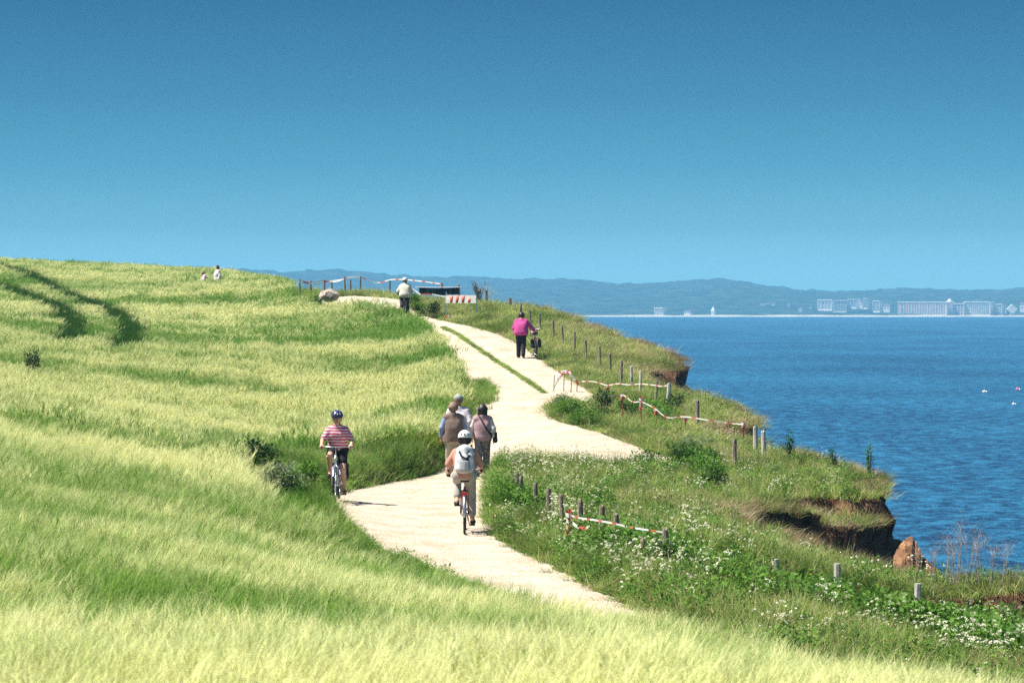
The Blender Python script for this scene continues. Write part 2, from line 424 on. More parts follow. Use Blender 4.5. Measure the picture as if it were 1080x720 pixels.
# ------------------------------------------------------------------ sea
def sea_material():
    m = bpy.data.materials.new('sea_water'); t, N, L = nt(m)
    o = N.new('ShaderNodeOutputMaterial'); b = N.new('ShaderNodeBsdfPrincipled')
    b.inputs['Roughness'].default_value = .3; b.inputs['IOR'].default_value = 1.33; b.inputs['Specular IOR Level'].default_value = .3
    L.new(b.outputs[0], o.inputs[0]); g = N.new('ShaderNodeNewGeometry')
    mp = N.new('ShaderNodeMapping'); mp.inputs['Scale'].default_value = (1.0, .62, 1); L.new(g.outputs['Position'], mp.inputs['Vector'])
    n1 = N.new('ShaderNodeTexNoise'); n1.inputs['Scale'].default_value = .38; n1.inputs['Detail'].default_value = 5; n1.inputs['Roughness'].default_value = .85; n1.inputs['Distortion'].default_value = .6
    n2 = N.new('ShaderNodeTexNoise'); n2.inputs['Scale'].default_value = .5; n2.inputs['Detail'].default_value = 3; n2.inputs['Roughness'].default_value = .6
    n3 = N.new('ShaderNodeTexNoise'); n3.inputs['Scale'].default_value = .012; n3.inputs['Detail'].default_value = 3
    for q in (n1, n2, n3): L.new(mp.outputs[0], q.inputs['Vector'])
    r = N.new('ShaderNodeValToRGB'); cr = r.color_ramp
    cr.elements[0].position = .42; cr.elements[0].color = (.001, .014, .055, 1); cr.elements[1].position = .58; cr.elements[1].color = (.024, .155, .29, 1)  # light and dark of the ripples painted into the water's base colour
    ad = N.new('ShaderNodeMath'); ad.operation = 'ADD'; ml = N.new('ShaderNodeMath'); ml.operation = 'MULTIPLY'; ml.inputs[1].default_value = .8
    q3 = N.new('ShaderNodeMath'); q3.operation = 'MULTIPLY'; q3.inputs[1].default_value = .25; L.new(n3.outputs[0], q3.inputs[0]); L.new(n1.outputs[0], ad.inputs[0]); L.new(q3.outputs[0], ad.inputs[1]); L.new(ad.outputs[0], ml.inputs[0]); L.new(ml.outputs[0], r.inputs[0])
    L.new(r.outputs[0], b.inputs['Base Color'])
    a2 = N.new('ShaderNodeMath'); a2.operation = 'MULTIPLY_ADD'; a2.inputs[1].default_value = 1.6
    L.new(n2.outputs[0], a2.inputs[0]); L.new(n1.outputs[0], a2.inputs[2])
    bp = N.new('ShaderNodeBump'); bp.inputs['Distance'].default_value = .9; bp.inputs['Strength'].default_value = .8
    L.new(a2.outputs[0], bp.inputs['Height']); L.new(bp.outputs[0], b.inputs['Normal'])
    return m
sx_ = axis([(-3000, 0, 500), (0, 3000, 500)]); sy_ = axis([(-200, 600, 100), (600, 4400, 400)])
SX, SY = np.meshgrid(sx_, sy_, indexing='ij'); si = np.arange(SX.size).reshape(SX.shape)
SQ = np.stack([si[:-1, :-1], si[1:, :-1], si[1:, 1:], si[:-1, 1:]], -1).reshape(-1, 4)
tag(mesh_np('sea', np.stack([SX, SY, np.zeros_like(SX)], -1).reshape(-1, 3), SQ, sea_material()), kind='structure')

# ------------------------------------------------------------------ far shore
RID = np.array([(-200, 276), (0, 273.5), (60, 273), (120, 276), (160, 277.5), (230, 281), (260, 281.5), (300, 285), (330, 283), (350, 282), (380, 284), (410, 288), (440, 290.5), (500, 292), (560, 293), (600, 293.5), (640, 297), (680, 298), (700, 297),
                (735, 293.5), (760, 293), (790, 297), (820, 302), (850, 304.5), (900, 306), (930, 304.5), (957, 302.5), (990, 304.5), (1030, 305), (1055, 304.5), (1075, 302), (1120, 303), (1300, 303)], float)
def hills(name, y0, y1, yr, prof_off, m, seedo):
    nu, nv_ = 700, 26
    us = np.linspace(-160, 1240, nu); out = []
    rid = np.interp(us, RID[:, 0], RID[:, 1]) + prof_off
    zr = CAMZ + (HV - rid) / F * yr
    for k in range(nv_):
        t = k / (nv_ - 1); y = y0 + (y1 - y0) * t
        tr = (yr - y0) / (y1 - y0)
        s = np.where(t < tr, (t / tr) ** 0.75, 1 - 0.6 * ((t - tr) / (1 - tr)))
        X = (us - 540) / F * yr
        z = 1.5 + (zr - 1.5) * s + (5.0 * fbm(X / 18 + seedo, np.full_like(X, y / 30), 4) + 4 * fbm(X / 120 + seedo, np.full_like(X, y / 120), 2) * s * (s < .99)) * min(1, t * 6 + .05)
        out.append(np.stack([X, np.full_like(X, y), z], -1))
    Vh = np.stack(out, 0).reshape(-1, 3); ii = np.arange(nu * nv_).reshape(nv_, nu)
    Qh = np.stack([ii[:-1, :-1], ii[:-1, 1:], ii[1:, 1:], ii[1:, :-1]], -1).reshape(-1, 4)
    tag(mesh_np(name, Vh, Qh, m, smooth=False), kind='structure')
M_forest = mat('far_forest', (.06, .085, .045), .95, (.010, .022, .018), .035, 6.0, detail=8, spec=.05)
hills('hills', 4345, 6000, 5300, 1.0, M_forest, 3)

# beach strip
bx_ = np.linspace(-2200, 2200, 260)
prof = [(4270, -1.0), (4286, .3), (4305, 1.4), (4330, 2.0), (4350, 2.2), (4380, 2.4)]
BV = []
for y, z in prof: BV.append(np.stack([bx_, y + 6 * fbm(bx_ / 160, bx_ * 0), np.full_like(bx_, z) + 1.1 * fbm(bx_ / 24, bx_ * 0 + y)], -1))
BV = np.stack(BV, 0).reshape(-1, 3); ii = np.arange(len(BV)).reshape(len(prof), -1)
tag(mesh_np('beach', BV, np.stack([ii[:-1, :-1], ii[:-1, 1:], ii[1:, 1:], ii[1:, :-1]], -1).reshape(-1, 4), mat('beach_sand', (.62, .56, .46), .9, (.35, .33, .25), .03)), kind='structure')

M_white = mat('white_render', (.82, .81, .78), .7, (.74, .73, .70), .3)
M_cream = mat('cream_render', (.74, .71, .65), .7, (.6, .58, .53), .3)
M_rose = mat('rose_render', (.6, .46, .42), .7, (.5, .38, .35), .3)
M_glass = mat('dark_glazing', (.16, .2, .24), .25, (.12, .15, .18), .5, spec=.5)
M_roof = mat('roof_slate', (.16, .14, .13), .8, (.1, .09, .08), .6)
def FW(u, y): return (u - 540) / F * y
def FZ(v, y): return CAMZ - (v - HV) / F * y
def building(u0, u1, v0, v1, Y, wall, label, floors=5, bays=8, roof='flat', stripes=False, group=None, depth=16):
    x0, x1 = FW(u0, Y), FW(u1, Y); z1 = FZ(v0, Y); z0 = max(FZ(v1, Y), 0.5); w = x1 - x0; h = z1 - z0
    w /= .87; root = empty('building' if w > 14 else 'house', ((x0 + x1) / 2, Y, z0), R(-28))
    tag(root, label, 'building' if w > 14 else 'house', group)
    a = MB(); a.box((0, depth / 2, h / 2 - 2), (w, depth, h + 4)); a.build('wall', wall, root)
    fh = h / floors; g = MB()
    if floors > 2:
        for k in range(floors):
            g = MB(); z = (k + .45) * fh
            g.box((0, -.25, z), (w * .92, .5, fh * .30)); g.build('window_band', M_glass, root)
        p = MB()
        for k in range(bays + 1):
            p.box((-w / 2 + w * k / bays, -.4, h / 2), (w / bays * (.34 if stripes else .09), .6, h * .99))
        p.build('balcony_divider', M_white if not stripes else M_rose, root)
    else:
        for k in range(2):
            g = MB(); g.box((-w * .22 + k * w * .44, -.12, h * .5), (w * .2, .3, h * .3)); g.build('window', M_glass, root)
    r = MB()
    if roof == 'flat': r.box((0, depth / 2 - .5, h + .5), (w * 1.03, depth + 2, 1.0)); r.build('roof', M_white, root)
    elif roof == 'gable':
        hw, d = w / 2 + .6, depth + .8
        r.add([(-hw, -.4, h), (hw, -.4, h), (hw, d, h), (-hw, d, h), (-hw, d / 2, h + min(w, d) * .3), (hw, d / 2, h + min(w, d) * .3)], [(0, 1, 5, 4), (2, 3, 4, 5), (1, 2, 5), (3, 0, 4), (3, 2, 1, 0)])
        r.build('roof', M_roof, root)
    elif roof == 'spire':
        hw = w / 2
        r.add([(-hw, 0, h), (hw, 0, h), (hw, depth, h), (-hw, depth, h), (0, depth / 2, h + 6)], [(0, 1, 4), (1, 2, 4), (2, 3, 4), (3, 0, 4), (3, 2, 1, 0)])
        r.build('roof', M_white, root)
    return root
YB = 4360
building(863, 877, 316.5, 325, YB, M_white, 'bulky white hotel block at the left end of the far resort', 4, 4)
building(879, 892, 317, 327, YB + 30, M_cream, 'pale grey apartment block just right of the bulky white hotel', 5, 5)
building(894.5, 903, 316, 323, YB + 25, M_white, 'white slab with bright roof line between grey block and the towers', 4, 3)
building(910.5, 914.5, 315, 323.5, YB + 25, M_white, 'slender white tower block, first of the far pair of towers', 6, 2)
building(921, 927.5, 317.5, 327, YB, M_white, 'taller white tower block at the right of the pair of towers', 7, 2)
building(949.5, 996, 318.8, 331, YB - 8, M_cream, 'long striped rose and white apartment block on the far beach', 6, 18, stripes=True)
building(997.5, 1002.5, 318.5, 331, YB - 6, M_white, 'narrow white turret house with pointed roof beside the striped block', 5, 2, 'spire')
building(1004, 1016, 320.5, 331, YB, M_cream, 'low greyish shorefront house between turret and grid front hotel', 4, 4)
building(1018, 1043, 318.5, 331, YB - 8, M_cream, 'large far hotel with grid front and bright flat roof', 6, 12)
building(1044, 1056, 321, 331, YB - 4, M_cream, 'stepped lower wing right of the grid front hotel', 4, 5)
building(690.5, 699, 325, 331.5, YB - 10, M_cream, 'boxy pale beach pavilion standing alone left of the small town', 3, 3)
building(721.5, 727.5, 329.2, 331.7, YB - 12, M_white, 'tiny low white beach hut right of the boxy pavilion', 2, 2, 'gable', depth=8)
building(750, 753, 327, 332, YB - 12, M_white, 'small white chapel like building with pointed roof on the far beach', 2, 2, 'spire', depth=6)
hs = [(932, 938, 322.5, 327, 'low white house between the taller white tower and the striped block', 4400), (905.5, 909.5, 318.5, 323, 'small white house left of the slender tower block', 4420), (842, 845.5, 325.5, 329, 'little white shore house left of the resort', 4400),
      (1057.5, 1061, 323.5, 329, 'small white house between the stepped wing and the diamond tower', 4380), (1076, 1083, 321, 327, 'white house at the extreme right of the far shore', 4400), (830, 833, 321, 323.5, 'white house low in the woods left of the little shore house', 4500),
      (773, 778, 315, 318.2, 'white villa high on the wooded slope, left of the others', 4700), (791.5, 795.5, 318, 322.5, 'white two storey villa halfway up the wooded slope', 4600),
      (801, 806, 322, 325, 'long white villa low on the wooded slope, left of two more', 4480), (806.8, 810.5, 320.8, 324.2, 'middle villa of the three low on the wooded slope', 4500),
      (813, 817, 320.5, 324, 'rightmost villa of the three low on the wooded slope', 4500), (805.8, 807.6, 313, 314.6, 'tiny white house near the top of the wooded slope', 4800),
      (795.5, 797, 312.3, 314, 'tiny white house near the ridge, left of the other tiny one', 4800), (853.5, 855.5, 323.5, 327.5, 'narrow white house alone between villas and resort', 4450)]
for u0, u1, v0, v1, lb, yy in hs: building(u0, u1, v0, v1, yy, M_white, lb, 2, 2, 'gable', group='white villas on the far wooded slope', depth=9)

# white sail like observation tower
def sail_tower():
    Y = 4350; x = FW(1067.5, Y); root = empty('tower', (x, Y, 2.4)); tag(root, 'white diamond shaped tower at the right end of the far beach', 'tower')
    w = 8.4; a = MB()
    pts = [(-w, 0, 9), (-w * .1, 0, 16.6), (w * .95, 0, 9.5), (w * .5, 0, 5), (0, 0, 2.2)]
    k = len(pts); vs = [(p[0], -2.5, p[2]) for p in pts] + [(p[0], 2.5, p[2]) for p in pts]
    a.add(vs, [tuple(range(k)), tuple(range(2 * k - 1, k - 1, -1))] + [(i, i + k, (i + 1) % k + k, (i + 1) % k) for i in range(k)]); a.build('body', M_white, root)
    for sx2 in (-1, 1):
        b = MB(); b.tube([(sx2 * 3.5, 0, -1), (sx2 * 1.5, 0, 5.5)], .8, 6); b.build('leg', M_white, root)
sail_tower()

# things on the water
def float_thing(name, u, v, label, cat, mats, dims, two=False):
    Y = CAMZ * F / (v - HV); root = empty(name, (FW(u, Y), Y, 0)); tag(root, label, cat)
    a = MB(); a.ball((0, 0, .12), dims, 14, 8); a.build('hull', mats[0], root, True)
    if two:
        b = MB(); b.ball((dims[0] * 1.1, 0, .1), (dims[0] * .7, dims[1] * .8, dims[2] * .75), 12, 8); b.build('float', mats[1], root, True)
    c = MB(); c.tube([(0, 0, 0), (0, 0, dims[2] + .5)], .04, 6); c.build('mast', mats[1], root)
M_buoyw = mat('white_float', (.85, .85, .85), .4); M_pink = mat('pink_float', (.75, .12, .3), .5)
float_thing('buoy', 1038, 413.5, 'larger white float on the open water below the resort', 'buoy', (M_buoyw, M_buoyw), (.45, .42, .32), True)
float_thing('buoy', 1069, 426.5, 'lower, smaller white float near the right edge of the sea', 'buoy', (M_buoyw, M_buoyw), (.34, .28, .22), True)
float_thing('buoy', 1073, 411, 'pink float near the right edge of the sea', 'buoy', (M_pink, M_buoyw), (.42, .4, .36), True)

# ------------------------------------------------------------------ vegetation: prototypes
def blades(specs):
    """specs: list of (base xyz, direction angle, lean, height, width, curve, material index, segs)"""
    Vs = []; Fs = []; Ms = []
    for (b, ang, lean, h, w, curve, mi, segs) in specs:
        k = len(Vs); dx, dy = math.cos(ang), math.sin(ang); sx, sy = -dy, dx
        fa = random.uniform(0, math.pi); sx, sy = math.cos(fa), math.sin(fa)
        for i in range(segs + 1):
            t = i / segs; l = lean * t + curve * t * t
            x = b[0] + dx * h * l; y = b[1] + dy * h * l; z = b[2] + h * t * math.sqrt(max(.05, 1 - .5 * l * l)) - h * .18 * curve * t ** 3
            ww = w * (1 - t ** 1.6) * .5
            if i < segs: Vs += [(x - sx * ww, y - sy * ww, z), (x + sx * ww, y + sy * ww, z)]
            else: Vs.append((x, y, z))
        for i in range(segs - 1):
            Fs.append((k + 2 * i, k + 2 * i + 1, k + 2 * i + 3, k + 2 * i + 2)); Ms.append(mi)
        Fs.append((k + 2 * segs - 2, k + 2 * segs - 1, k + 2 * segs)); Ms.append(mi)
    return Vs, Fs, Ms
def proto(name, V_, F_, M_, mats, coll):
    me = bpy.data.meshes.new(name); me.from_pydata(V_, [], F_)
    for q in mats: me.materials.append(q)
    me.polygons.foreach_set('material_index', M_); me.update()
    o = bpy.data.objects.new(name, me); coll.objects.link(o); return o

M_stem = leaf_mat('barley_stem', (.07, .15, .018), (.26, .32, .05), .28)
M_ear = leaf_mat('barley_ear', (.14, .28, .04), (.58, .60, .24), .28)
M_awn = leaf_mat('barley_awn', (.19, .34, .055), (.76, .765, .37), .34)
def barley_proto(coll, i, nst, rad, fat=1.0, awn_n=7):
    S = []; 
    for _ in range(nst):
        a = random.uniform(0, 6.28); r = rad * math.sqrt(random.random()); bx, by = r * math.cos(a), r * math.sin(a)
        h = random.uniform(.62, .78); wl = random.gauss(0, 1.5)
        lean = random.uniform(.0, .14); cur = random.uniform(.03, .24)
        S.append(((bx, by, 0), wl, lean, h, .005 * fat, cur, 0, 3))
        for _l in range(2):
            S.append(((bx, by, random.uniform(.1, .35)), random.uniform(-1.4, 1.4), .4, random.uniform(.2, .34), .012 * fat, .7, 0, 3))
        l = lean + cur; tx = bx + math.cos(wl) * h * l; ty = by + math.sin(wl) * h * l; tz = h * math.sqrt(max(.05, 1 - .5 * l * l)) - h * .18 * cur
        ea = wl + random.gauss(0, .15); S.append(((tx - .01, ty, tz - .02), ea, .3, .085, .015 * fat, .5, 1, 2))
        for q in range(awn_n):
            S.append(((tx + .008 * q * math.cos(ea), ty + .008 * q * math.sin(ea), tz + .004 * q), ea + random.gauss(0, .9), random.uniform(.1, .6), random.uniform(.09, .16), .0034 * fat, random.uniform(.1, .5), 2, 2))
    V_, F_, Mi = blades(S); return proto('barley_tuft', V_, F_, Mi, [M_stem, M_ear, M_awn], coll)

M_gA = leaf_mat('grass_green', (.06, .15, .016), (.33, .43, .075), .28)
M_gB = leaf_mat('grass_tan', (.22, .25, .07), (.64, .59, .32), .28)
def grass_proto(coll, n_, rad, h0, h1, w, mats, tan=.3, spread=.5, seg=3):
    S = []
    for _ in range(n_):
        a = random.uniform(0, 6.28); r = rad * math.sqrt(random.random())
        S.append(((r * math.cos(a), r * math.sin(a), 0), random.uniform(0, 6.28) if random.random() < .5 else random.gauss(0, .7), random.uniform(0, spread), random.uniform(h0, h1), w * random.uniform(.6, 1.4), random.uniform(.1, .8), 1 if random.random() < tan else 0, seg))
    V_, F_, Mi = blades(S); return proto('grass_tuft', V_, F_, Mi, mats, coll)

M_petal = leaf_mat('umbel_white', (.58, .58, .42), (.80, .78, .62), .3)
M_weed = leaf_mat('weed_leaf', (.035, .10, .012), (.13, .26, .035), .25)
M_weed2 = leaf_mat('pale_leaf', (.16, .22, .10), (.34, .38, .22), .35)
def leaf_quad(c, nrm_a, tilt, l, w, mi, out):
    Vs, Fs, Ms = out; k = len(Vs); ca, sa = math.cos(nrm_a), math.sin(nrm_a)
    d = Vector((ca * math.cos(tilt), sa * math.cos(tilt), math.sin(tilt))); s = Vector((-sa, ca, 0)) + Vector((0, 0, random.uniform(-.5, .5)))
    s.normalize(); c = Vector(c)
    Vs += [tuple(c), tuple(c + d * l * .45 + s * w * .5), tuple(c + d * l + Vector((0, 0, -.12 * l))), tuple(c + d * l * .45 - s * w * .5)]
    Fs.append((k, k + 1, k + 2, k + 3)); Ms.append(mi)
def umbel_proto(coll, nst, hmin, hmax, rad=.16, leaves=40):
    S = []; tops = []
    for _ in range(nst):
        a = random.uniform(0, 6.28); r = rad * math.sqrt(random.random()); b = (r * math.cos(a), r * math.sin(a), 0); h = random.uniform(hmin, hmax); la = random.uniform(0, 6.28)
        S.append((b, la, .15, h, .007, .05, 0, 2)); tops.append((b[0] + math.cos(la) * h * .2, b[1] + math.sin(la) * h * .2, h * .97))
    V_, F_, Mi = blades(S); out = (V_, F_, Mi)
    for t in tops:
        rr = random.uniform(.014, .034)
        for _ in range(11):
            a = random.uniform(0, 6.28); r = rr * math.sqrt(random.random()); k = len(V_); s = random.uniform(.004, .009)
            cx, cy, cz = t[0] + r * math.cos(a), t[1] + r * math.sin(a), t[2] - r * .8 + random.uniform(-.012, .012)
            ti = random.uniform(-1.4, 1.4)
            V_ += [(cx - s, cy - s, cz - s * ti), (cx + s, cy - s, cz), (cx + s, cy + s, cz + s * ti), (cx - s, cy + s, cz)]; F_.append((k, k + 1, k + 2, k + 3)); Mi.append(1)
    for _ in range(leaves):
        a = random.uniform(0, 6.28); r = rad * 1.2 * random.random(); leaf_quad((r * math.cos(a), r * math.sin(a), random.uniform(.03, hmin * .7)), random.uniform(0, 6.28), random.uniform(-.1, .8), random.uniform(.05, .11), random.uniform(.02, .04), 2, out)
    return proto('umbel_tuft', V_, F_, Mi, [M_gA, M_petal, M_weed], coll)
def weed_proto(coll, n_, rad, h, ls, mats):
    out = ([], [], [])
    for _ in range(n_):
        a = random.uniform(0, 6.28); r = rad * math.sqrt(random.random()); z = h * (random.random() ** .8) * (1 - .5 * (r / rad) ** 2)
        leaf_quad((r * math.cos(a), r * math.sin(a), z), a + random.gauss(0, .8), random.uniform(-.4, 1.0), ls * random.uniform(.6, 1.3), ls * random.uniform(.3, .5), 0, out)
    return proto('weed_tuft', out[0], out[1], out[2], mats, coll)

def gn_scatter(name, coll, P, rot, scl, tint, idx_, label, cat):
    me = bpy.data.meshes.new(name); me.vertices.add(len(P)); me.vertices.foreach_set('co', np.asarray(P, np.float32).ravel())
    for nm, ty, dat, key in (('rot', 'FLOAT_VECTOR', rot, 'vector'), ('scl', 'FLOAT_VECTOR', scl, 'vector'), ('tint', 'FLOAT', tint, 'value'), ('pid', 'INT', idx_, 'value')):
        a = me.attributes.new(nm, ty, 'POINT'); a.data.foreach_set(key, np.asarray(dat, np.int32 if ty == 'INT' else np.float32).ravel())
    o = bpy.data.objects.new(name, me); COL.objects.link(o); tag(o, label, cat, kind='stuff')
    g = bpy.data.node_groups.new(name + '_nodes', 'GeometryNodeTree')
    g.interface.new_socket('Geometry', in_out='INPUT', socket_type='NodeSocketGeometry'); g.interface.new_socket('Geometry', in_out='OUTPUT', socket_type='NodeSocketGeometry')
    N, L = g.nodes, g.links
    i_ = N.new('NodeGroupInput'); o_ = N.new('NodeGroupOutput'); ci = N.new('GeometryNodeCollectionInfo')
    ci.inputs['Collection'].default_value = coll; ci.inputs['Separate Children'].default_value = True; ci.inputs['Reset Children'].default_value = True
    ip = N.new('GeometryNodeInstanceOnPoints'); ip.inputs['Pick Instance'].default_value = True
    def na(nm, ty):
        q = N.new('GeometryNodeInputNamedAttribute'); q.data_type = ty; q.inputs['Name'].default_value = nm; return q.outputs['Attribute']
    mp = N.new('GeometryNodeMeshToPoints')
    L.new(i_.outputs[0], mp.inputs[0]); L.new(mp.outputs[0], ip.inputs['Points']); L.new(ci.outputs[0], ip.inputs['Instance'])
    L.new(na('pid', 'INT'), ip.inputs['Instance Index']); L.new(na('rot', 'FLOAT_VECTOR'), ip.inputs['Rotation']); L.new(na('scl', 'FLOAT_VECTOR'), ip.inputs['Scale'])
    L.new(ip.outputs[0], o_.inputs[0])
    md = o.modifiers.new('scatter', 'NODES'); md.node_group = g
    return o

def jgrid(x0, x1, y0, y1, s):
    gx, gy = np.meshgrid(np.arange(x0, x1, s), np.arange(y0, y1, s), indexing='ij')
    gx = gx + rng.uniform(-.5, .5, gx.shape) * s; gy = gy + rng.uniform(-.5, .5, gy.shape) * s
    return gx.ravel(), gy.ravel()
def cull(x, y, m=3.0):
    k = (np.abs(x) < y * .19 + m) & (y > 3); return x[k], y[k]

# tramlines in the field (plan)
TR = [[(-10, 277), (5, 281.5), (22, 285), (38, 292), (52, 301), (72, 310), (85, 315), (104, 321), (120, 328), (133, 339), (138, 350), (131, 360), (122, 367)],
      [(-10, 300), (0, 299), (12, 303), (30, 310), (45, 316), (60, 321), (72, 331), (77, 343), (73, 354), (67, 361)],
      [(-10, 297), (0, 296), (20, 294), (38, 292)], [(-10, 337), (15, 335), (40, 332), (60, 330)]]
TRW = [smooth_line([pick(u, v, BH) for u, v in l], 1) for l in TR]
def tram_d(x, y):
    d = np.full(np.shape(x), 1e9)
    for k, l in enumerate(TRW): d = np.minimum(d, pdist(l, x, y)[0] * (1.0 if k < 2 else 1.7))
    return d

# --- barley
cB = bpy.data.collections.new('barley_prototypes')
for i in range(5): barley_proto(cB, i, 9, .10, 1.0, 9)            # 0-4 fine tufts for the near field
for i in range(5): barley_proto(cB, i, 17, .24, 2.1, 6)           # 5-9 wider clumps for the far field
# collection children are picked by name order
names = [o.name for o in cB.objects]; order = sorted(range(len(names)), key=lambda k: names[k].lower()); inv = {k: p for p, k in enumerate(order)}
def field_pts(y0, y1, s, lo, hi, m):
    x, y = jgrid(-75, 6, y0, y1, s); x, y = cull(x, y, m)
    k = inside(FIELD, x + .12 * rng.standard_normal(len(x)), y); x, y = x[k], y[k]
    td = tram_d(x, y); k = td > (.68 + .12 * rng.standard_normal(len(x))); x, y = x[k], y[k]
    k = ~((fbm(x * 2.6 + 5, y * 1.6, 2) < -.24) & (rng.random(len(x)) < .75) & (y < 40)); x, y = x[k], y[k]
    return x, y, np.array([inv[q] for q in rng.integers(lo, hi, len(x))])
A = [field_pts(3.5, 12, .115, 0, 5, .8), field_pts(12, 26, .128, 0, 5, 1.0), field_pts(26, 48, .15, 0, 5, 1.5), field_pts(48, 110, .26, 5, 10, 3), field_pts(110, 215, .42, 5, 10, 5)]
x = np.concatenate([a[0] for a in A]); y = np.concatenate([a[1] for a in A]); pid = np.concatenate([a[2] for a in A])
z = ground(x, y)[0]
wave = fbm(x * .10 + 3, y * .22, 3); wave2 = fbm(x * .45, y * .9 + 7, 2)
tall = 1.0 + .20 * wave + .13 * wave2 + np.where(y > 48, .12, .09) * rng.standard_normal(len(x)) + np.where(y < 40, .32, .2) * fbm(x * 1.3, y * .9 + 3, 3)
fd = pdist(FIELD, x, y, True)[0]
tall = np.where(y < 34, np.clip(tall, .6, 1.12) * (.97 - .08 * (y < 20) * (x > .5) - .04 * np.exp(-fd / .8)), tall)
bandn = fbm(x * .06 + 11, y * .34 + 2, 4) + .16 * np.exp(-((y - 86) / 14) ** 2)
tint = np.clip(.49 - .16 * (1 - sstep(20, 40, y)) + 1.5 * bandn + .7 * wave + .5 * wave2 + (.7 + .6 * (y < 16)) * fbm(x * 2.4, y * 1.5, 2) - .12 * (1 - sstep(13, 20, y)) + .24 * rng.standard_normal(len(x)) - .6 * np.exp(-fd / 1.0) * (y > 58) + .38 * np.exp(-fd / 1.6) * (y < 52), 0, 1)
lean = np.clip(np.where(y > 30, .0, .02) + np.where(y > 30, .32, .16) * wave2 + .12 * wave, -.2, .4)
rot = np.stack([rng.normal(0, .08, len(x)), lean + rng.normal(0, .07, len(x)), rng.normal(0, .55, len(x)) + 1.1 * fbm(x * .5, y * .35 + 9, 2)], 1)
wd = np.where(y > 110, 1.5, 1.0)
gn_scatter('barley_field', cB, np.stack([x, y, z - .02], 1), rot, np.stack([wd, wd, tall], 1), tint, pid, 'pale green ripening barley rippling in the wind on the slope', 'barley')
print('barley', len(x))

# --- grasses
cV = bpy.data.collections.new('verge_prototypes')
M_vA = leaf_mat('verge_green', (.055, .155, .014), (.27, .42, .07), .28)
for i in range(4): grass_proto(cV, 60, .17, .12, .36, .010, [M_vA, M_gB], .06)
for i in range(4): grass_proto(cV, 50, .17, .22, .50, .009, [M_vA, M_gB], .22, .4)
cG = bpy.data.collections.new('grass_prototypes')
for i in range(4): grass_proto(cG, 46, .17, .12, .34, .009, [M_gA, M_gB], .22)
for i in range(4): grass_proto(cG, 40, .17, .22, .52, .008, [M_gA, M_gB], .5, .4)
M_gD = leaf_mat('dead_grass', (.17, .10, .055), (.46, .34, .21), .3)
for i in range(4): grass_proto(cG, 46, .19, .14, .45, .009, [M_gD, M_gB], .3, .6)
gn_names = [o.name for o in cG.objects]; order = sorted(range(12), key=lambda k: gn_names[k].lower()); invG = np.zeros(12, int)
for p, k in enumerate(order): invG[k] = p
def land_pts(s, y0, y1, m=3):
    x, y = jgrid(-16, 16, y0, y1, s); x, y = cull(x, y, m)
    pi_ = path_in(x, y); cd, _, _ = coast_d(*jit(x, y))
    k = (cd < -.02) & (pi_ < -.03 + .09 * rng.standard_normal(len(x)))
    return x[k], y[k], pi_[k], cd[k]
def scarp_face(x, y):
    jx, jy = jit(x, y); f = np.zeros(len(x), bool)
    for line, drop, reach in SCARPS:
        d, nx, ny, t, s = pdist(line, jx, jy); f |= (s > 0) & (d < .7 + drop * 1.0) & (t > .08) & (t < .97)
    return f
def low_front(x, y):
    jx, jy = jit(x, y); k = np.ones(len(x))
    for i, rad in ((0, 2.6), (2, 3.0), (3, 5.0)):
        d, nx, ny, t, s = pdist(SCARPS[i][0], jx, jy); k = np.minimum(k, 1 - .62 * np.exp(-(d / rad) ** 2) * (s > 0) * (t > .06) * (t < 1))
    return k
def pix(x, y, z): return 540 + F * x / y, HV + (CAMZ - z) * F / y
def zone(x, y, blobs):
    """blobs: (u, v, half width m, half depth m) -> soft weight in plan"""
    w = np.zeros(len(x))
    for u, v, a, b in blobs:
        cx, cy = pick(u, v); w = np.maximum(w, np.exp(-(((x - cx) / a) ** 2 + ((y - cy) / b) ** 2)))
    return w
# left verge and strips in the path
x, y, pi_, cd = land_pts(.11, 24, 72, 2); k = ~inside(FIELD, x, y) & (x < -.3 + (45 - y) * .16 * (y < 45)) ; x1, y1 = x[k], y[k]
x, y, pi_, cd = land_pts(.2, 72, 146, 4); k = ~inside(FIELD, x, y) & (pi_ < 0) & (pdist(FIELD, x, y, True)[0] < 1.2); x2, y2 = x[k], y[k]
cl = [pick(u, v) for u, v in ((466, 346), (480, 352), (497, 364), (515, 376), (535, 389), (555, 402), (574, 416))]
t = rng.random(900) * (len(cl) - 1); i0 = t.astype(int); f = t - i0; cl = np.array(cl)
x3 = cl[i0, 0] * (1 - f) + cl[i0 + 1, 0] * f + rng.normal(0, .03, 900); y3 = cl[i0, 1] * (1 - f) + cl[i0 + 1, 1] * f + rng.normal(0, .2, 900)
pc = np.array(pick(505, 418)); x4 = pc[0] + rng.normal(0, .22, 260); y4 = pc[1] + rng.normal(0, 2.0, 260)
xs = np.concatenate([x1, x2, x3, x4]); ys = np.concatenate([y1, y2, y3, y4]); kind = np.concatenate([np.zeros(len(x1)), np.ones(len(x2)), np.full(900, 2), np.full(260, 3)])
zs = ground(xs, ys)[0]
nn = fbm(xs * .8, ys * .6, 3); pid = np.where((rng.random(len(xs)) < .38 + nn) | (kind == 2), rng.integers(4, 8, len(xs)), rng.integers(0, 4, len(xs)))
hh = np.select([kind == 2, kind == 3], [.13, .8], 1.0) * (1 + .25 * nn + .15 * rng.standard_normal(len(xs)))
hh = hh * np.where((kind == 0) & (path_in(xs, ys) > -.30), .7, 1.2) * np.where((kind == 0) & (ys < 46), .6, 1.0); hh = np.clip(hh, .15, 2)
tint = np.clip(.45 + .8 * fbm(xs * .5 + 5, ys * .4, 3) + .2 * rng.standard_normal(len(xs)), 0, 1)
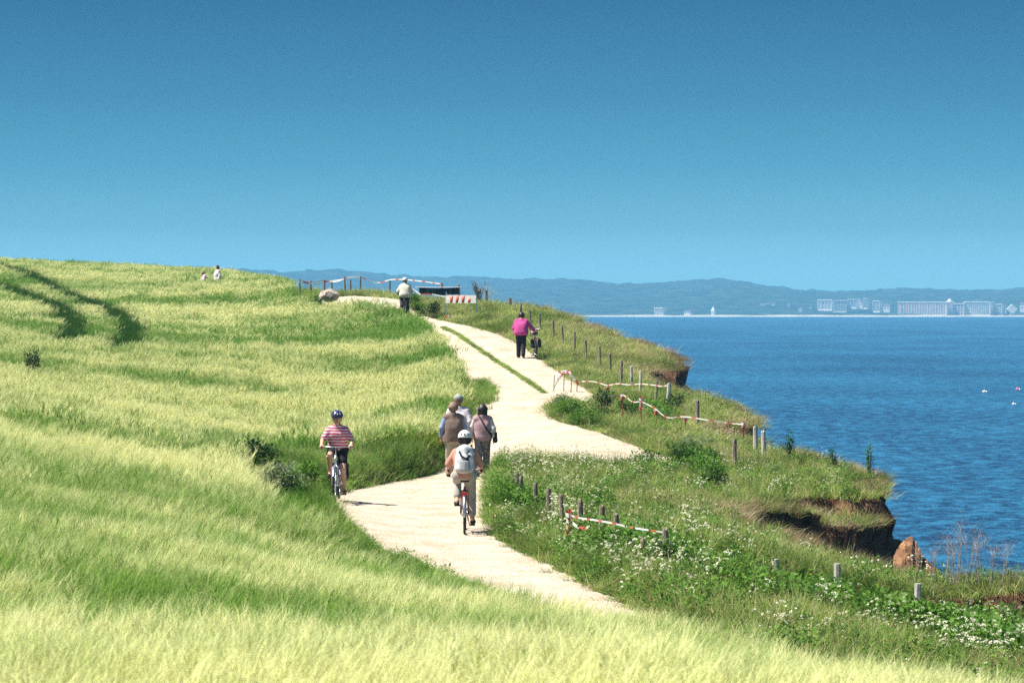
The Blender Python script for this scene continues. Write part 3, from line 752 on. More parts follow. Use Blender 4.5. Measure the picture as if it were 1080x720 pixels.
tint[kind == 0] *= .9
rot = np.stack([rng.normal(0, .15, len(xs)), rng.normal(.05, .18, len(xs)), rng.uniform(0, 6.28, len(xs))], 1)
gn_scatter('verge_grass', cV, np.stack([xs, ys, zs + np.where(kind == 2, .03, -.01)], 1), rot, np.stack([np.select([kind == 1, kind == 2], [1.4, .45], 1.0)] * 2 + [hh], 1), tint, pid, 'dark green grass verge between the barley and the pale path', 'grass')
print('verge', len(xs))
# right hand side
xa = land_pts(.115, 22, 72, 2); xb = land_pts(.21, 72, 146, 3)
x, y, pi_, cd = [np.concatenate([a, b]) for a, b in zip(xa, xb)]
k = ~inside(FIELD, x, y) & ~((y < 72) & (x < -.3 + (45 - y) * .16 * (y < 45))) & ~((y >= 72) & (pdist(FIELD, x, y, True)[0] < 1.2)) & ~scarp_face(x, y)
x, y, pi_, cd = x[k], y[k], pi_[k], cd[k]
z = ground(x, y)[0]
fl = zone(x, y, [(560, 500, 1.3, 3.2), (610, 505, 1.1, 2.6), (650, 500, .8, 2), (530, 490, .6, 3), (1020, 694, 1.0, 2.6), (1070, 660, .8, 2.5), (1040, 606, 1.3, 1.0), (960, 600, .9, .8), (590, 560, .6, 1.4), (640, 612, 1.6, 2.2), (700, 625, 1.0, 1.5), (740, 580, .8, 1.5), (860, 655, .7, 1)])
wd_ = zone(x, y, [(1000, 672, .8, 1.5), (1055, 690, .9, 1.8), (935, 662, .6, 1), (1075, 650, .8, 1.5), (760, 620, .6, 1), (620, 545, .5, 1.2), (870, 640, 1.3, 1.5), (820, 640, .8, 1.4), (960, 650, 1.2, 1.6), (1000, 640, 1, 1.2), (660, 590, .9, 1.3), (705, 600, .4, .8), (640, 590, .6, 1), (735, 500, .4, 3), (690, 500, .5, 1.5), (545, 540, .5, 2), (800, 620, .8, 1), (690, 440, .5, 2.5), (600, 445, .8, 2)])
bright = zone(x, y, [(710, 515, .7, 2.5), (790, 425, 1.2, 5), (870, 490, 1.2, 3), (860, 520, 1.2, 1.4)])
dry = zone(x, y, [(830, 590, 1.4, .8), (960, 596, 1.4, .8), (690, 535, .7, 1.2), (770, 540, .8, 1.5), (650, 545, .5, 1), (800, 560, 1.3, 2), (880, 580, 1.2, 1.6), (740, 415, .9, 3), (940, 600, 1.0, .8), (780, 490, .8, 2), (660, 370, 1.6, 9), (620, 350, 1.5, 7)])
gap = (fbm(x * 1.7 + 80, y * 1.2, 3) < -.27) & (rng.random(len(x)) < .8); x, y, pi_, cd, z, fl, wd_, bright, dry = [q[~gap] for q in (x, y, pi_, cd, z, fl, wd_, bright, dry)]
rnd = rng.random(len(x)); n1 = fbm(x * .9, y * .7, 3)
near = y < 72
p_um = np.where(near, .010 + .085 * fl + .015 * (n1 > .15), .004)
p_we = np.where(near, .07 + .5 * wd_ + .22 * (n1 > .25), .04 + .5 * wd_)
sel_u = rnd < p_um; sel_w = (rnd >= p_um) & (rnd < p_um + p_we); sel_g = ~(sel_u | sel_w)
xg, yg, zg = x[sel_g], y[sel_g], z[sel_g]; m_ = len(xg)
tg = np.clip(.45 + .9 * n1[sel_g] + .3 * bright[sel_g] + .22 * dry[sel_g] + .27 * rng.standard_normal(m_), 0, 1)
tanp = .36 + .5 * dry[sel_g] - .4 * bright[sel_g] + .4 * n1[sel_g] + .15 * (yg > 75)
pid = np.where(rng.random(m_) < tanp, rng.integers(4, 8, m_), rng.integers(0, 4, m_))
deadp = .03 + .42 * dry[sel_g] + .5 * np.clip(fbm(xg * .55 + 60, yg * .4 + 8, 3) - .12, 0, 1) + .5 * (cd[sel_g] > -.35)
pid = invG[np.where(rng.random(m_) < deadp, rng.integers(8, 12, m_), pid)]
hh = np.clip(1.0 + .75 * fbm(xg * .6 + 30, yg * .4, 3) + .18 * rng.standard_normal(m_), .4, 2) * np.where(pi_[sel_g] > -.3, .55, .82) * np.where(yg > 72, .9, 1.0)
lowf = low_front(x, y); hh = hh * lowf[sel_g]; rimk = cd[sel_g] > -.3
rot = np.stack([rng.normal(0, .16, m_) + rimk * .1, rng.normal(.05, .18, m_) + rimk * .25, rng.uniform(0, 6.28, m_) * np.where(rimk, .05, 1)], 1)
ww = np.where(yg > 72, 1.4, 1.0)
oz = ground(xg, yg)
gn_scatter('cliff_grass', cG, np.stack([xg + oz[1], yg + oz[2], zg - .01], 1), rot, np.stack([ww, ww, hh], 1), tg, pid, 'rough green and straw coloured grass on the cliff top', 'grass')
cU = bpy.data.collections.new('umbel_prototypes')
for i in range(5): umbel_proto(cU, 7, .35, .62)
m_ = sel_u.sum(); hs_ = np.where(fl[sel_u] > .4, 1.0, .8) * rng.uniform(.7, 1.15, m_) * lowf[sel_u]
gn_scatter('wildflowers', cU, np.stack([x[sel_u], y[sel_u], z[sel_u] - .01], 1), np.stack([rng.normal(0, .1, m_), rng.normal(.05, .1, m_), rng.uniform(0, 6.28, m_)], 1), np.stack([hs_ * 1.1, hs_ * 1.1, hs_], 1), rng.uniform(.2, 1, m_), rng.integers(0, 5, m_), 'white flowering umbels scattered over the bank right of the path', 'wildflowers')
cW = bpy.data.collections.new('weed_prototypes')
for i in range(4): weed_proto(cW, 90, .2, .42, .085, [M_weed])
kx = (kind == 0) & (rng.random(len(xs)) < .10 + .5 * (fbm(xs * 1.3, ys * .8 + 4, 2) > .2)); xw = np.concatenate([x[sel_w], xs[kx]]); yw = np.concatenate([y[sel_w], ys[kx]]); zw = np.concatenate([z[sel_w], zs[kx]])
m_ = len(xw); hs_ = rng.uniform(.6, 1.25, m_) * np.concatenate([np.where(wd_[sel_w] > .4, 1.15, .85) * lowf[sel_w], np.full(kx.sum(), .6)])
gn_scatter('leafy_weeds', cW, np.stack([xw, yw, zw - .02], 1), np.stack([rng.normal(0, .2, m_), rng.normal(0, .2, m_), rng.uniform(0, 6.28, m_)], 1), np.stack([hs_, hs_, hs_], 1), np.clip(rng.normal(.5, .3, m_), 0, 1), rng.integers(0, 4, m_), 'broad leaved dark green weeds among the bank grass', 'weeds')
print('right', len(x), sel_u.sum(), sel_w.sum())
# green weeds standing in the tramlines
xt = []; 
for k_, l in enumerate(TRW):
    seg = np.hypot(*(l[1:] - l[:-1]).T); nn_ = int(seg.sum() * (60 if k_ < 2 else 20)); t = np.sort(rng.random(nn_)) * seg.sum(); cum = np.concatenate([[0], np.cumsum(seg)])
    xt.append(np.stack([np.interp(t, cum, l[:, 0]), np.interp(t, cum, l[:, 1])], 1) + rng.normal(0, .30, (nn_, 2)))
xt = np.concatenate(xt); zt = ground(xt[:, 0], xt[:, 1])[0]; m_ = len(xt)
cT = bpy.data.collections.new('tramline_prototypes')
M_tr = leaf_mat('tramline_leaf', (.025, .085, .01), (.07, .15, .02), .3)
for i in range(3): grass_proto(cT, 50, .26, .25, .55, .02, [M_tr, M_tr], 0, .5)
gn_scatter('tramline_weeds', cT, np.stack([xt[:, 0], xt[:, 1], zt], 1), np.stack([rng.normal(0, .2, m_), rng.normal(0, .2, m_), rng.uniform(0, 6.28, m_)], 1), np.stack([np.ones(m_)] * 2 + [rng.uniform(1.4, 2.2, m_)], 1), rng.random(m_), rng.integers(0, 3, m_), 'dark green growth along the wheel tracks through the barley', 'weeds')

# ------------------------------------------------------------------ figures: one smooth surface grown from tapered limbs
def sdf_mesh(prims, cell, clips=(), inflate=0.0):
    P = np.array([list(p[0]) + list(p[1]) + [p[2], p[3]] for p in prims], float)
    rm = max(P[:, 6].max(), P[:, 7].max()) + inflate
    lo = np.minimum(P[:, :3], P[:, 3:6]).min(0) - rm - 3 * cell; hi = np.maximum(P[:, :3], P[:, 3:6]).max(0) + rm + 3 * cell
    nn_ = np.ceil((hi - lo) / cell).astype(int) + 1
    Fd = np.full(nn_, .2, np.float32)
    for a, b, ra, rb, k in prims:
        a = np.array(a, float); b = np.array(b, float); ra += inflate; rb += inflate; r = max(ra, rb) + max(k, .0) + 3 * cell
        l = np.maximum(((np.minimum(a, b) - r - lo) / cell).astype(int), 0); h = np.minimum(((np.maximum(a, b) + r - lo) / cell).astype(int) + 2, nn_)
        gx, gy, gz_ = np.meshgrid(*[lo[i] + cell * np.arange(l[i], h[i]) for i in range(3)], indexing='ij')
        ab = b - a; L2 = (ab ** 2).sum() + 1e-12
        t = np.clip(((gx - a[0]) * ab[0] + (gy - a[1]) * ab[1] + (gz_ - a[2]) * ab[2]) / L2, 0, 1)
        d = np.sqrt((gx - a[0] - t * ab[0]) ** 2 + (gy - a[1] - t * ab[1]) ** 2 + (gz_ - a[2] - t * ab[2]) ** 2) - (ra + (rb - ra) * t)
        sl_ = tuple(slice(l[i], h[i]) for i in range(3)); o = Fd[sl_]
        if k > 0:
            q = np.clip(.5 + .5 * (o - d) / k, 0, 1); Fd[sl_] = o * (1 - q) + d * q - k * q * (1 - q)
        else: Fd[sl_] = np.minimum(o, d)
    if clips:
        g = np.meshgrid(*[lo[i] + cell * np.arange(nn_[i]) for i in range(3)], indexing='ij')
        for pt, nv in clips:
            Fd = np.maximum(Fd, sum((g[i] - pt[i]) * nv[i] for i in range(3)))
    S = Fd < 0; nx, ny, nz = S.shape
    acc = np.zeros((nx - 1, ny - 1, nz - 1, 3), np.float32); cnt = np.zeros((nx - 1, ny - 1, nz - 1), np.float32)
    corners = [(i, j, k) for i in (0, 1) for j in (0, 1) for k in (0, 1)]
    sub = lambda A_, c: A_[c[0]:nx - 1 + c[0], c[1]:ny - 1 + c[1], c[2]:nz - 1 + c[2]]
    for c in corners:
        for ax_ in range(3):
            if c[ax_]: continue
            c2 = list(c); c2[ax_] = 1; f0, f1 = sub(Fd, c), sub(Fd, c2); m_ = (f0 < 0) != (f1 < 0)
            t = np.where(m_, f0 / np.where(m_, f0 - f1, 1), 0)
            for q in range(3): acc[..., q] += m_ * (c[q] + (t if q == ax_ else 0))
            cnt += m_
    act = cnt > 0; vid = np.full(act.shape, -1, int); vid[act] = np.arange(act.sum())
    ii = np.argwhere(act); Vv = lo + cell * (ii + acc[act] / cnt[act][:, None]); quads = []
    for ax_ in range(3):
        s0 = [slice(1, n_ - 1) for n_ in S.shape]; s1 = list(s0); s0[ax_] = slice(0, S.shape[ax_] - 1); s1[ax_] = slice(1, S.shape[ax_])
        a_, b_ = S[tuple(s0)], S[tuple(s1)]; e = np.argwhere(a_ != b_); sgn = a_[a_ != b_]
        off = np.array([1, 1, 1]); off[ax_] = 0; e = e + off
        u_, v_ = [(1, 2), (2, 0), (0, 1)][ax_]; du = np.zeros(3, int); du[u_] = 1; dv_ = np.zeros(3, int); dv_[v_] = 1
        q = np.stack([vid[tuple(e.T)], vid[tuple((e - du).T)], vid[tuple((e - du - dv_).T)], vid[tuple((e - dv_).T)]], 1)
        q[~sgn] = q[~sgn][:, ::-1]; quads.append(q)
    return Vv, np.concatenate(quads)
def V3(*a): return np.array(a, float)

M_skin = mat('skin', (.62, .36, .25), .55, (.52, .29, .20), 6, spec=.3)
M_skin2 = mat('tanned_skin', (.50, .27, .17), .55, (.42, .22, .14), 6, spec=.3)
M_hair_d = mat('dark_hair', (.028, .016, .012), .5, (.012, .007, .006), 30, .004, spec=.5)
M_hair_g = mat('greying_hair', (.30, .2, .15), .6, (.18, .11, .08), 30, .004)
M_black = mat('black_cloth', (.016, .015, .02), .85, (.008, .008, .01), 14)
M_shoe = mat('dark_shoe', (.02, .018, .018), .5); M_steel = mat('steel', (.6, .6, .62), .3, metal=.9)
M_rubber = mat('tyre_rubber', (.022, .022, .022), .8); M_eye = mat('dark_eye', (.02, .015, .012), .25)
M_navy = mat('navy_shell', (.035, .035, .10), .3, (.02, .02, .06), 10, spec=.5)
M_wshell = mat('white_shell', (.8, .8, .8), .35, spec=.5)
M_lip = mat('lips', (.42, .15, .12), .5)

def arm(side, J, r=(.050, .040, .028)):
    s, e, w_ = J['sh' + side], J['el' + side], J['wr' + side]
    return [(s, e, r[0], r[1], .03), (e, w_, r[1], r[2], .02)]
def hand(side, J, grip):
    w_ = J['wr' + side]; e = J['el' + side]; d = (w_ - e) / np.linalg.norm(w_ - e); out = []
    if grip == 'bar':
        d = V3(.75, 0, -.35); d /= np.linalg.norm(d)
    s = 1 if side == 'L' else -1; lat = V3(0, s, 0) - d * (s * d[1]); lat /= np.linalg.norm(lat); nrm = np.cross(d, lat) * s
    if nrm[2] > 0: nrm = -nrm
    if grip != 'bar': lat = V3(1, 0, 0) - d * d[0]; lat /= np.linalg.norm(lat); nrm = V3(0, -s, 0)
    palm = w_ + d * .075
    out.append((w_, palm + d * .0, .026, .024, .02)); out.append((w_ + d * .05 + lat * .018, palm + lat * .02, .018, .017, .015)); out.append((w_ + d * .05 - lat * .018, palm - lat * .02, .018, .017, .015))
    for i, ln in enumerate((.068, .078, .072, .056)):
        o = lat * (.030 - .020 * i) * (1 if grip != 'bar' else -1); a = palm + o; cur = .75 if grip == 'bar' else .25
        b = a + (d * (1 - cur * .5) + nrm * cur * .8) * ln * .5; c = b + (d * (1 - cur * 1.4) + nrm * cur * 1.3) * ln * .5
        out += [(a, b, .0105, .0098, .004), (b, c, .0098, .0085, .003)]
    th = w_ + d * .03 + lat * (.03 if grip != 'bar' else -.03); th2 = th + (d * .6 + lat * (.5 if grip != 'bar' else -.5) + nrm * .3) * .045
    out += [(th, th2, .0125, .0115, .01), (th2, th2 + (d * .8 + nrm * .5) * .03, .0115, .0095, .004)]
    return out
def leg(side, J, r=(.088, .056, .038)):
    h, k, a, t = J['hp' + side], J['kn' + side], J['an' + side], J['to' + side]
    mid = k + (a - k) * .3 + V3(-.012, 0, 0)
    heel = a + V3(-.035, 0, -.045)
    return [(h, k, r[0], r[1], .03), (k, mid, r[1], r[1] * .98, .02), (mid, a, r[1] * .98, r[2], .02), (a, t, .038, .026, .02), (heel, t, .028, .024, .02)]
def torso(J, wd=1.0, belly=0.0):
    p, c, nk = J['pelvis'], J['chest'], J['neck']; wa = p * .5 + c * .5
    L_ = V3(0, 1, 0)
    return [(p - L_ * .085 * wd, p + L_ * .085 * wd, .105 * wd, .105 * wd, .05), (p, wa, .12 * wd, .115 * wd, .05), (wa - L_ * .05 * wd, wa + L_ * .05 * wd, .11 * wd + belly, .11 * wd + belly, .06),
            (c - L_ * .065 * wd - V3(0, 0, .03), c + L_ * .065 * wd - V3(0, 0, .03), .113 * wd, .113 * wd, .06), (J['shL'] * .82 + nk * .18 - V3(0, 0, .035), J['shR'] * .82 + nk * .18 - V3(0, 0, .035), .052, .052, .05), (J['shL'] - V3(0, 0, .0), nk - V3(0, 0, .01), .046, .045, .04), (J['shR'], nk - V3(0, 0, .01), .046, .045, .04), (c, nk, .10, .055, .04)]
def head(J, face=True):
    n_, h = J['neck'], J['head']; f = J.get('face', V3(1, 0, 0)); f = f / np.linalg.norm(f); up = V3(0, 0, 1); s = np.cross(up, f)
    o = [(n_, h - up * .03, .056, .052, .03), (h + up * .035 - f * .015, h + up * .03 + f * .01, .088, .084, .03), (h - up * .03 + f * .018, h - up * .075 + f * .035, .066, .042, .03)]
    if face:
        o += [(h + f * .088 + up * .005, h + f * .106 - up * .028, .010, .015, .008)]
        for q in (-1, 1): o.append((h + s * q * .080 + up * .015, h + s * q * .082 - up * .02, .017, .012, .006))
    return o, f, s

def person(label, J, loc, rz, cell, skin, tops, legs_, hair, hat, grip, group=None, foot=None, face=True, wd=1.0, belly=0.0, extra=None, scale=1.0):
    root = empty('person', loc, rz); root.scale = (scale,) * 3; tag(root, label, 'person', group)
    J = {k: np.array(v, float) for k, v in J.items()}
    hd, f, s = head(J, face)
    body = torso(J, wd * .93, belly * .8) + hd
    for q in 'LR': body += arm(q, J) + hand(q, J, grip[q] if isinstance(grip, dict) else grip) + leg(q, J)
    V_, Q_ = sdf_mesh(body, cell); mesh_np('body', V_, Q_, skin, root)
    for cname, part, inf, m_, clips, lim in tops + legs_:
        pr = []
        if 'torso' in part: pr += torso(J, wd, belly)
        if 'hips' in part:
            p = J['pelvis']; pr += [(p - V3(0, .085 * wd, 0), p + V3(0, .085 * wd, 0), .108 * wd, .108 * wd, .05), (p, p * .6 + J['chest'] * .4, .118 * wd, .114 * wd, .05)]
        if 'skirt' in part:
            p = J['pelvis']; pr += [(p + V3(0, -.06, .15), p + V3(0, -.075, -.15), .11 * wd, .125 * wd, .06), (p + V3(0, .06, .15), p + V3(0, .075, -.15), .11 * wd, .125 * wd, .06)]
        if 'arms' in part:
            for q in 'LR':
                a = arm(q, J); t1 = lim
                if t1 <= 1: pr.append((a[0][0], a[0][0] + (a[0][1] - a[0][0]) * t1, .055, .050, .03))
                else: pr += [(a[0][0], a[0][1], .054, .045, .03), (a[1][0], a[1][0] + (a[1][1] - a[1][0]) * (t1 - 1), .045, .036, .02)]
        if 'legs' in part:
            for q in 'LR':
                h, k, a = J['hp' + q], J['kn' + q], J['an' + q]; t1 = lim
                if t1 <= 1: pr.append((h, h + (k - h) * t1, .092, .078, .04))
                else: pr += [(h, k, .092, .066, .04), (k, k + (a - k) * (t1 - 1), .066, .056, .02)]
        V_, Q_ = sdf_mesh(pr, cell, clips, inf); mesh_np(cname, V_, Q_, m_, root)
    for q in 'LR':
        a, t = J['an' + q], J['to' + q]; V_, Q_ = sdf_mesh([(a - V3(0, 0, .02), a - V3(.03, 0, .045), .040, .036, .02), (a - V3(.03, 0, .045), t, .036, .033, .02), (t - V3(.06, 0, -.01), t, .04, .03, .02)], cell, [((0, 0, a[2] + .01), (0, 0, 1))])
        mesh_np('shoe', V_, Q_, foot or M_shoe, root)
    h = J['head']; up = V3(0, 0, 1)
    if hair:
        m_, ln = hair
        pr = [(h + up * .045 - f * .012, h + up * .03 - f * .02, .098, .1, .03)]
        if ln > 0: pr += [(h - f * .03 + s * .055, h - f * .03 + s * .06 - up * ln, .065, .05, .04), (h - f * .03 - s * .055, h - f * .03 - s * .06 - up * ln, .065, .05, .04), (h - f * .05, h - f * .05 - up * ln, .07, .055, .04)]
        fc = h + f * .055 + up * .0
        V_, Q_ = sdf_mesh(pr, cell, [(tuple(fc), tuple(f * .9 - up * .44))]); mesh_np('hair', V_, Q_, m_, root)
    if hat:
        kind, m_ = hat
        if kind == 'helmet':
            V_, Q_ = sdf_mesh([(h + up * .05 - f * .045, h + up * .055 + f * .035, .118, .114, .03)], .009, [(tuple(h + up * .028), (-f[0] * .12, -f[1] * .12, -1)), ])
            hm = mesh_np('helmet', V_, Q_, m_, root)
            vb = MB()
            for q in (-1, 0, 1):
                for z_ in (-1, 1):
                    c = h + up * (.149 if z_ > 0 else .142) + s * q * .05 + f * (.05 * z_ - .01); vb = MB(); vb.ball(c - V3(0, 0, .012 * abs(q)), (.034, .011, .028), 10, 6); vb.build('vent', M_wshell if m_ is M_navy else M_black, hm, True)
                c = h + up * .095 + s * q * .055 - f * (.152 - .02 * abs(q)); vb = MB(); vb.ball(c, (.016, .013, .022), 10, 6); vb.build('vent', M_wshell if m_ is M_navy else M_black, hm, True)
                c = h + up * .10 + s * q * .05 + f * (.140 - .02 * abs(q)); vb = MB(); vb.ball(c, (.016, .012, .02), 10, 6); vb.build('vent', M_wshell if m_ is M_navy else M_black, hm, True)
            sb = MB()
            for q in (-1, 1): sb.tube([h + s * q * .098 + up * .05, h + s * q * .088 - up * .03, h + s * q * .035 - up * .108 + f * .03], .005, 6)
            sb.build('strap', M_black, hm)
        else:
            V_, Q_ = sdf_mesh([(h + up * .06 - f * .02, h + up * .055 + f * .01, .104, .1, .03)], .009, [(tuple(h + up * .045), (0, 0, -1))]); hm = mesh_np('cap', V_, Q_, m_, root)
            bb = MB(); bb.ball(h + up * .055 + f * .12, (.07, .07, .01), 14, 6); bb.build('brim', m_, hm, True)
    if face:
        for q in (-1, 1):
            e = MB(); e.ball(h + f * .082 + s * q * .032 + up * .018, (.011, .013, .010), 10, 6); e.build('eye', M_eye, root, True)
        e = MB(); e.ball(h + f * .090 - up * .052, (.010, .022, .007), 10, 6); e.build('mouth', M_lip, root, True)
    if extra: extra(root, J, f, s)
    return root

SEAT = dict(pelvis=(-.20, 0, 1.0), chest=(-.10, 0, 1.30), neck=(-.055, 0, 1.45), head=(-.01, 0, 1.585), shL=(-.07, .155, 1.365), shR=(-.07, -.155, 1.365), elL=(-.01, .285, 1.16), elR=(-.01, -.285, 1.16),
            wrL=(.155, .285, 1.095), wrR=(.155, -.285, 1.095), hpL=(-.18, .09, .98), hpR=(-.18, -.09, .98), knL=(.055, .115, .61), anL=(-.02, .13, .215), toL=(.13, .15, .165),
            knR=(.235, -.135, .875), anR=(.02, -.13, .53), toR=(.16, -.15, .485))
def swap(J):
    o = {}
    for k, v in J.items():
        if k[-1] in 'LR' and len(k) == 3: o[k[:2] + ('R' if k[-1] == 'L' else 'L')] = (v[0], -v[1], v[2])
        else: o[k] = v
    return o

def bicycle(label, loc, rz, frame_m, acc_m, up='R', basket=False, pannier=None, fender=M_steel, lean=0.0, steer=0.0, scale=1.0, group='bicycles on the gravel path'):
    root = empty('bicycle', loc, rz); root.rotation_euler = (lean, 0, rz); root.scale = (scale,) * 3; tag(root, label, 'bicycle', group)
    f = MB(); BBp = (0, 0, .29); ST = (-.16, 0, .78); HT = (.40, 0, .90); HB = (.455, 0, .70); RH = (-.44, 0, .35)
    f.tube([BBp, ST], .017); f.tube([HT, HB], .021); f.tube([HB, BBp], .019); f.tube([(.41, 0, .84), (.2, 0, .6), (-.08, 0, .52)], .016)
    for s in (-1, 1): f.tube([(0, s * .03, .29), (-.2, s * .05, .31), (-.44, s * .065, .35)], .010); f.tube([(-.15, s * .02, .74), (-.44, s * .065, .35)], .008)
    f.build('frame', frame_m, root, True)
    sp_ = MB(); sp_.tube([ST, (-.195, 0, .90)], .013); sp_.build('seat_post', M_steel, root, True)
    sd = MB(); V_, Q_ = sdf_mesh([((-.27, -.05, .915), (-.27, .05, .915), .038, .038, .03), ((-.25, 0, .92), (-.07, 0, .925), .045, .018, .03)], .012); mesh_np('saddle', V_, Q_, M_black, root)
    fk = MB()
    for s in (-1, 1): fk.tube([(.46, s * .01, .72), (.475, s * .055, .66), (.60, s * .055, .35)], .012)
    fk.build('fork', frame_m, root, True)
    hb = MB(); hb.tube([(.40, 0, .90), (.375, 0, 1.0), (.40, 0, 1.045)], .014); hb.tube([(.17, -.285, 1.05), (.27, -.27, 1.055), (.38, -.16, 1.06), (.40, 0, 1.05), (.38, .16, 1.06), (.27, .27, 1.055), (.17, .285, 1.05)], .012)
    h = hb.build('handlebar', M_steel, root, True)
    for s in (-1, 1): g = MB(); g.tube([(.15, s * .287, 1.049), (.26, s * .272, 1.055)], .018); g.build('grip', M_black, h, True)
    for cx, nm in ((-.44, 'rear'), (.60, 'front')):
        t = MB(); t.torus((cx, 0, .35), .328, .022, 44, 8); wh = t.build('wheel', M_rubber, root, True)
        r_ = MB(); r_.torus((cx, 0, .35), .305, .010, 44, 6); r_.build('rim', M_steel, wh, True)
        s_ = MB()
        for k in range(28):
            a = 2 * math.pi * k / 28; s_.tube([(cx + .02 * math.cos(a + .6), .02 * (1 if k % 2 else -1), .35 + .02 * math.sin(a + .6)), (cx + .3 * math.cos(a), 0, .35 + .3 * math.sin(a))], .0016, 4)
        s_.build('spokes', M_steel, wh)
        hu = MB(); hu.tube([(cx, -.06, .35), (cx, .06, .35)], .022, 10); hu.build('hub', M_steel, wh, True)
        md = MB(); a0, a1 = ((-.1, 2.6) if nm == 'rear' else (.5, 2.5)); vs = []; n_ = 22
        for k in range(n_ + 1):
            a = a0 + (a1 - a0) * k / n_; a = math.pi - a if nm == 'rear' else a
            for yy, rr in ((-.03, .362), (0, .372), (.03, .362), (.03, .358), (0, .368), (-.03, .358)): vs.append((cx + rr * math.cos(a), yy, .35 + rr * math.sin(a)))
        md.add(vs, [(k * 6 + j, k * 6 + (j + 1) % 6, (k + 1) * 6 + (j + 1) % 6, (k + 1) * 6 + j) for k in range(n_) for j in range(6)]); md.build('mudguard', fender, root, True)
    ck = MB(); ck.torus((0, .045 * -1, .29), .085, .006, 28, 6); ck.tube([(0, -.04, .29), (0, .04, .29)], .018); ck.build('chainring', M_steel, root, True)
    for s, side in ((1, 'L'), (-1, 'R')):
        z_ = .46 if side == up else .125; c = MB(); c.tube([(0, s * .05, .29), (0, s * .075, z_)], .010); cr_ = c.build('crank', M_steel, root, True)
        p = MB(); p.box((.0, s * .13, z_), (.09, .10, .022)); p.build('pedal', M_black, cr_)
    ch = MB(); ch.tube([(0, -.05, .375), (-.44, -.05, .39)], .005, 5); ch.tube([(0, -.05, .205), (-.44, -.05, .31)], .005, 5); ch.build('chain', M_black, root)
    rk = MB()
    for s in (-1, 1): rk.tube([(-.2, s * .05, .735), (-.62, s * .06, .735), (-.44, s * .075, .36)], .006, 6)
    for q in (-.3, -.42, -.54): rk.tube([(q, -.06, .735), (q, .06, .735)], .005, 6)
    rk.build('luggage_rack', M_black, root, True)
    lt = MB(); lt.ball((.475, 0, .83), (.035, .03, .03), 12, 8); lt.build('front_lamp', M_steel, root, True)
    rl = MB(); rl.box((-.635, 0, .70), (.02, .09, .05)); rl.build('rear_reflector', acc_m, root)
    if basket:
        b = MB()
        for z_ in (.84, .93, 1.02, 1.10):
            q = .11 + (z_ - .84) * .25; b.tube([(.50, -q, z_), (.74, -q - .02, z_), (.74, q + .02, z_), (.50, q, z_), (.50, -q, z_)], .006, 5)
        for k in range(6):
            yy = -.12 + .048 * k; b.tube([(.50, yy, 1.10), (.50, yy, .84), (.72, yy, .84), (.74, yy * 1.25, 1.10)], .004, 5)
        bo = b.build('basket', M_black, root); c = MB(); c.ball((.61, 0, .93), (.10, .12, .10), 14, 9, fn=lambda p: 1 + .12 * math.sin(7 * p.x + 5 * p.y)); c.build('bag', basket, bo, True)
    if pannier:
        for s in (1, -1):
            V_, Q_ = sdf_mesh([((-.34, s * .13, .66), (-.54, s * .13, .66), .055, .055, .03), ((-.34, s * .13, .46), (-.52, s * .13, .46), .06, .06, .03), ((-.44, s * .13, .66), (-.44, s * .13, .46), .06, .06, .03)], .014); mesh_np('pannier', V_, Q_, pannier, root)
    return root

def stripe_mat():
    m = bpy.data.materials.new('striped_top'); t, N, L = nt(m); o = N.new('ShaderNodeOutputMaterial'); b = N.new('ShaderNodeBsdfPrincipled'); b.inputs['Roughness'].default_value = .85; L.new(b.outputs[0], o.inputs[0])
    tc = N.new('ShaderNodeTexCoord'); w_ = N.new('ShaderNodeTexWave'); w_.bands_direction = 'Z'; w_.inputs['Scale'].default_value = 5.6; w_.inputs['Distortion'].default_value = 2.4; w_.inputs['Detail Scale'].default_value = 1.5
    L.new(tc.outputs['Object'], w_.inputs['Vector']); r = N.new('ShaderNodeValToRGB'); r.color_ramp.elements[0].position = .52; r.color_ramp.elements[0].color = (.52, .07, .16, 1); r.color_ramp.elements[1].position = .62; r.color_ramp.elements[1].color = (.82, .62, .66, 1)
    L.new(w_.outputs[0], r.inputs[0]); L.new(r.outputs[0], b.inputs['Base Color']); return m
def on_ground(u, v, h=0.0):
    x, y = pick(u, v, h); return x, y, gz(x, y) + (.03 if path_in(np.array([x]), np.array([y]))[0] > 0 else 0)
CYC = 'cyclists riding the clifftop path'
# cyclist coming towards us
x, y, z = on_ground(353, 532); rz = R(-91); d = V3(math.cos(rz), math.sin(rz), 0)
p0 = (x - d[0] * .6, y - d[1] * .6, z)
bicycle('silver step through bicycle ridden by the cyclist in the striped top', p0, rz, mat('silver_blue_frame', (.55, .6, .68), .35, metal=.5), M_pink, up='R', pannier=M_black)
J = dict(SEAT); J['face'] = (1, .12, -.1)
top_clip = [((0, 0, .93), (0, 0, -1)), ((-.03, 0, 1.47), (.25, 0, 1))]
person('cyclist facing us in a pink and white striped top, black shorts and navy helmet', J, p0, rz, .009, M_skin,
       [('striped_top', 'torso arms', .014, stripe_mat(), top_clip, .75)], [('shorts', 'hips legs', .010, M_black, [((0, 0, 1.06), (0, 0, 1))], .62)], (M_hair_d, .0), ('helmet', M_navy), 'bar', CYC, wd=1.08)
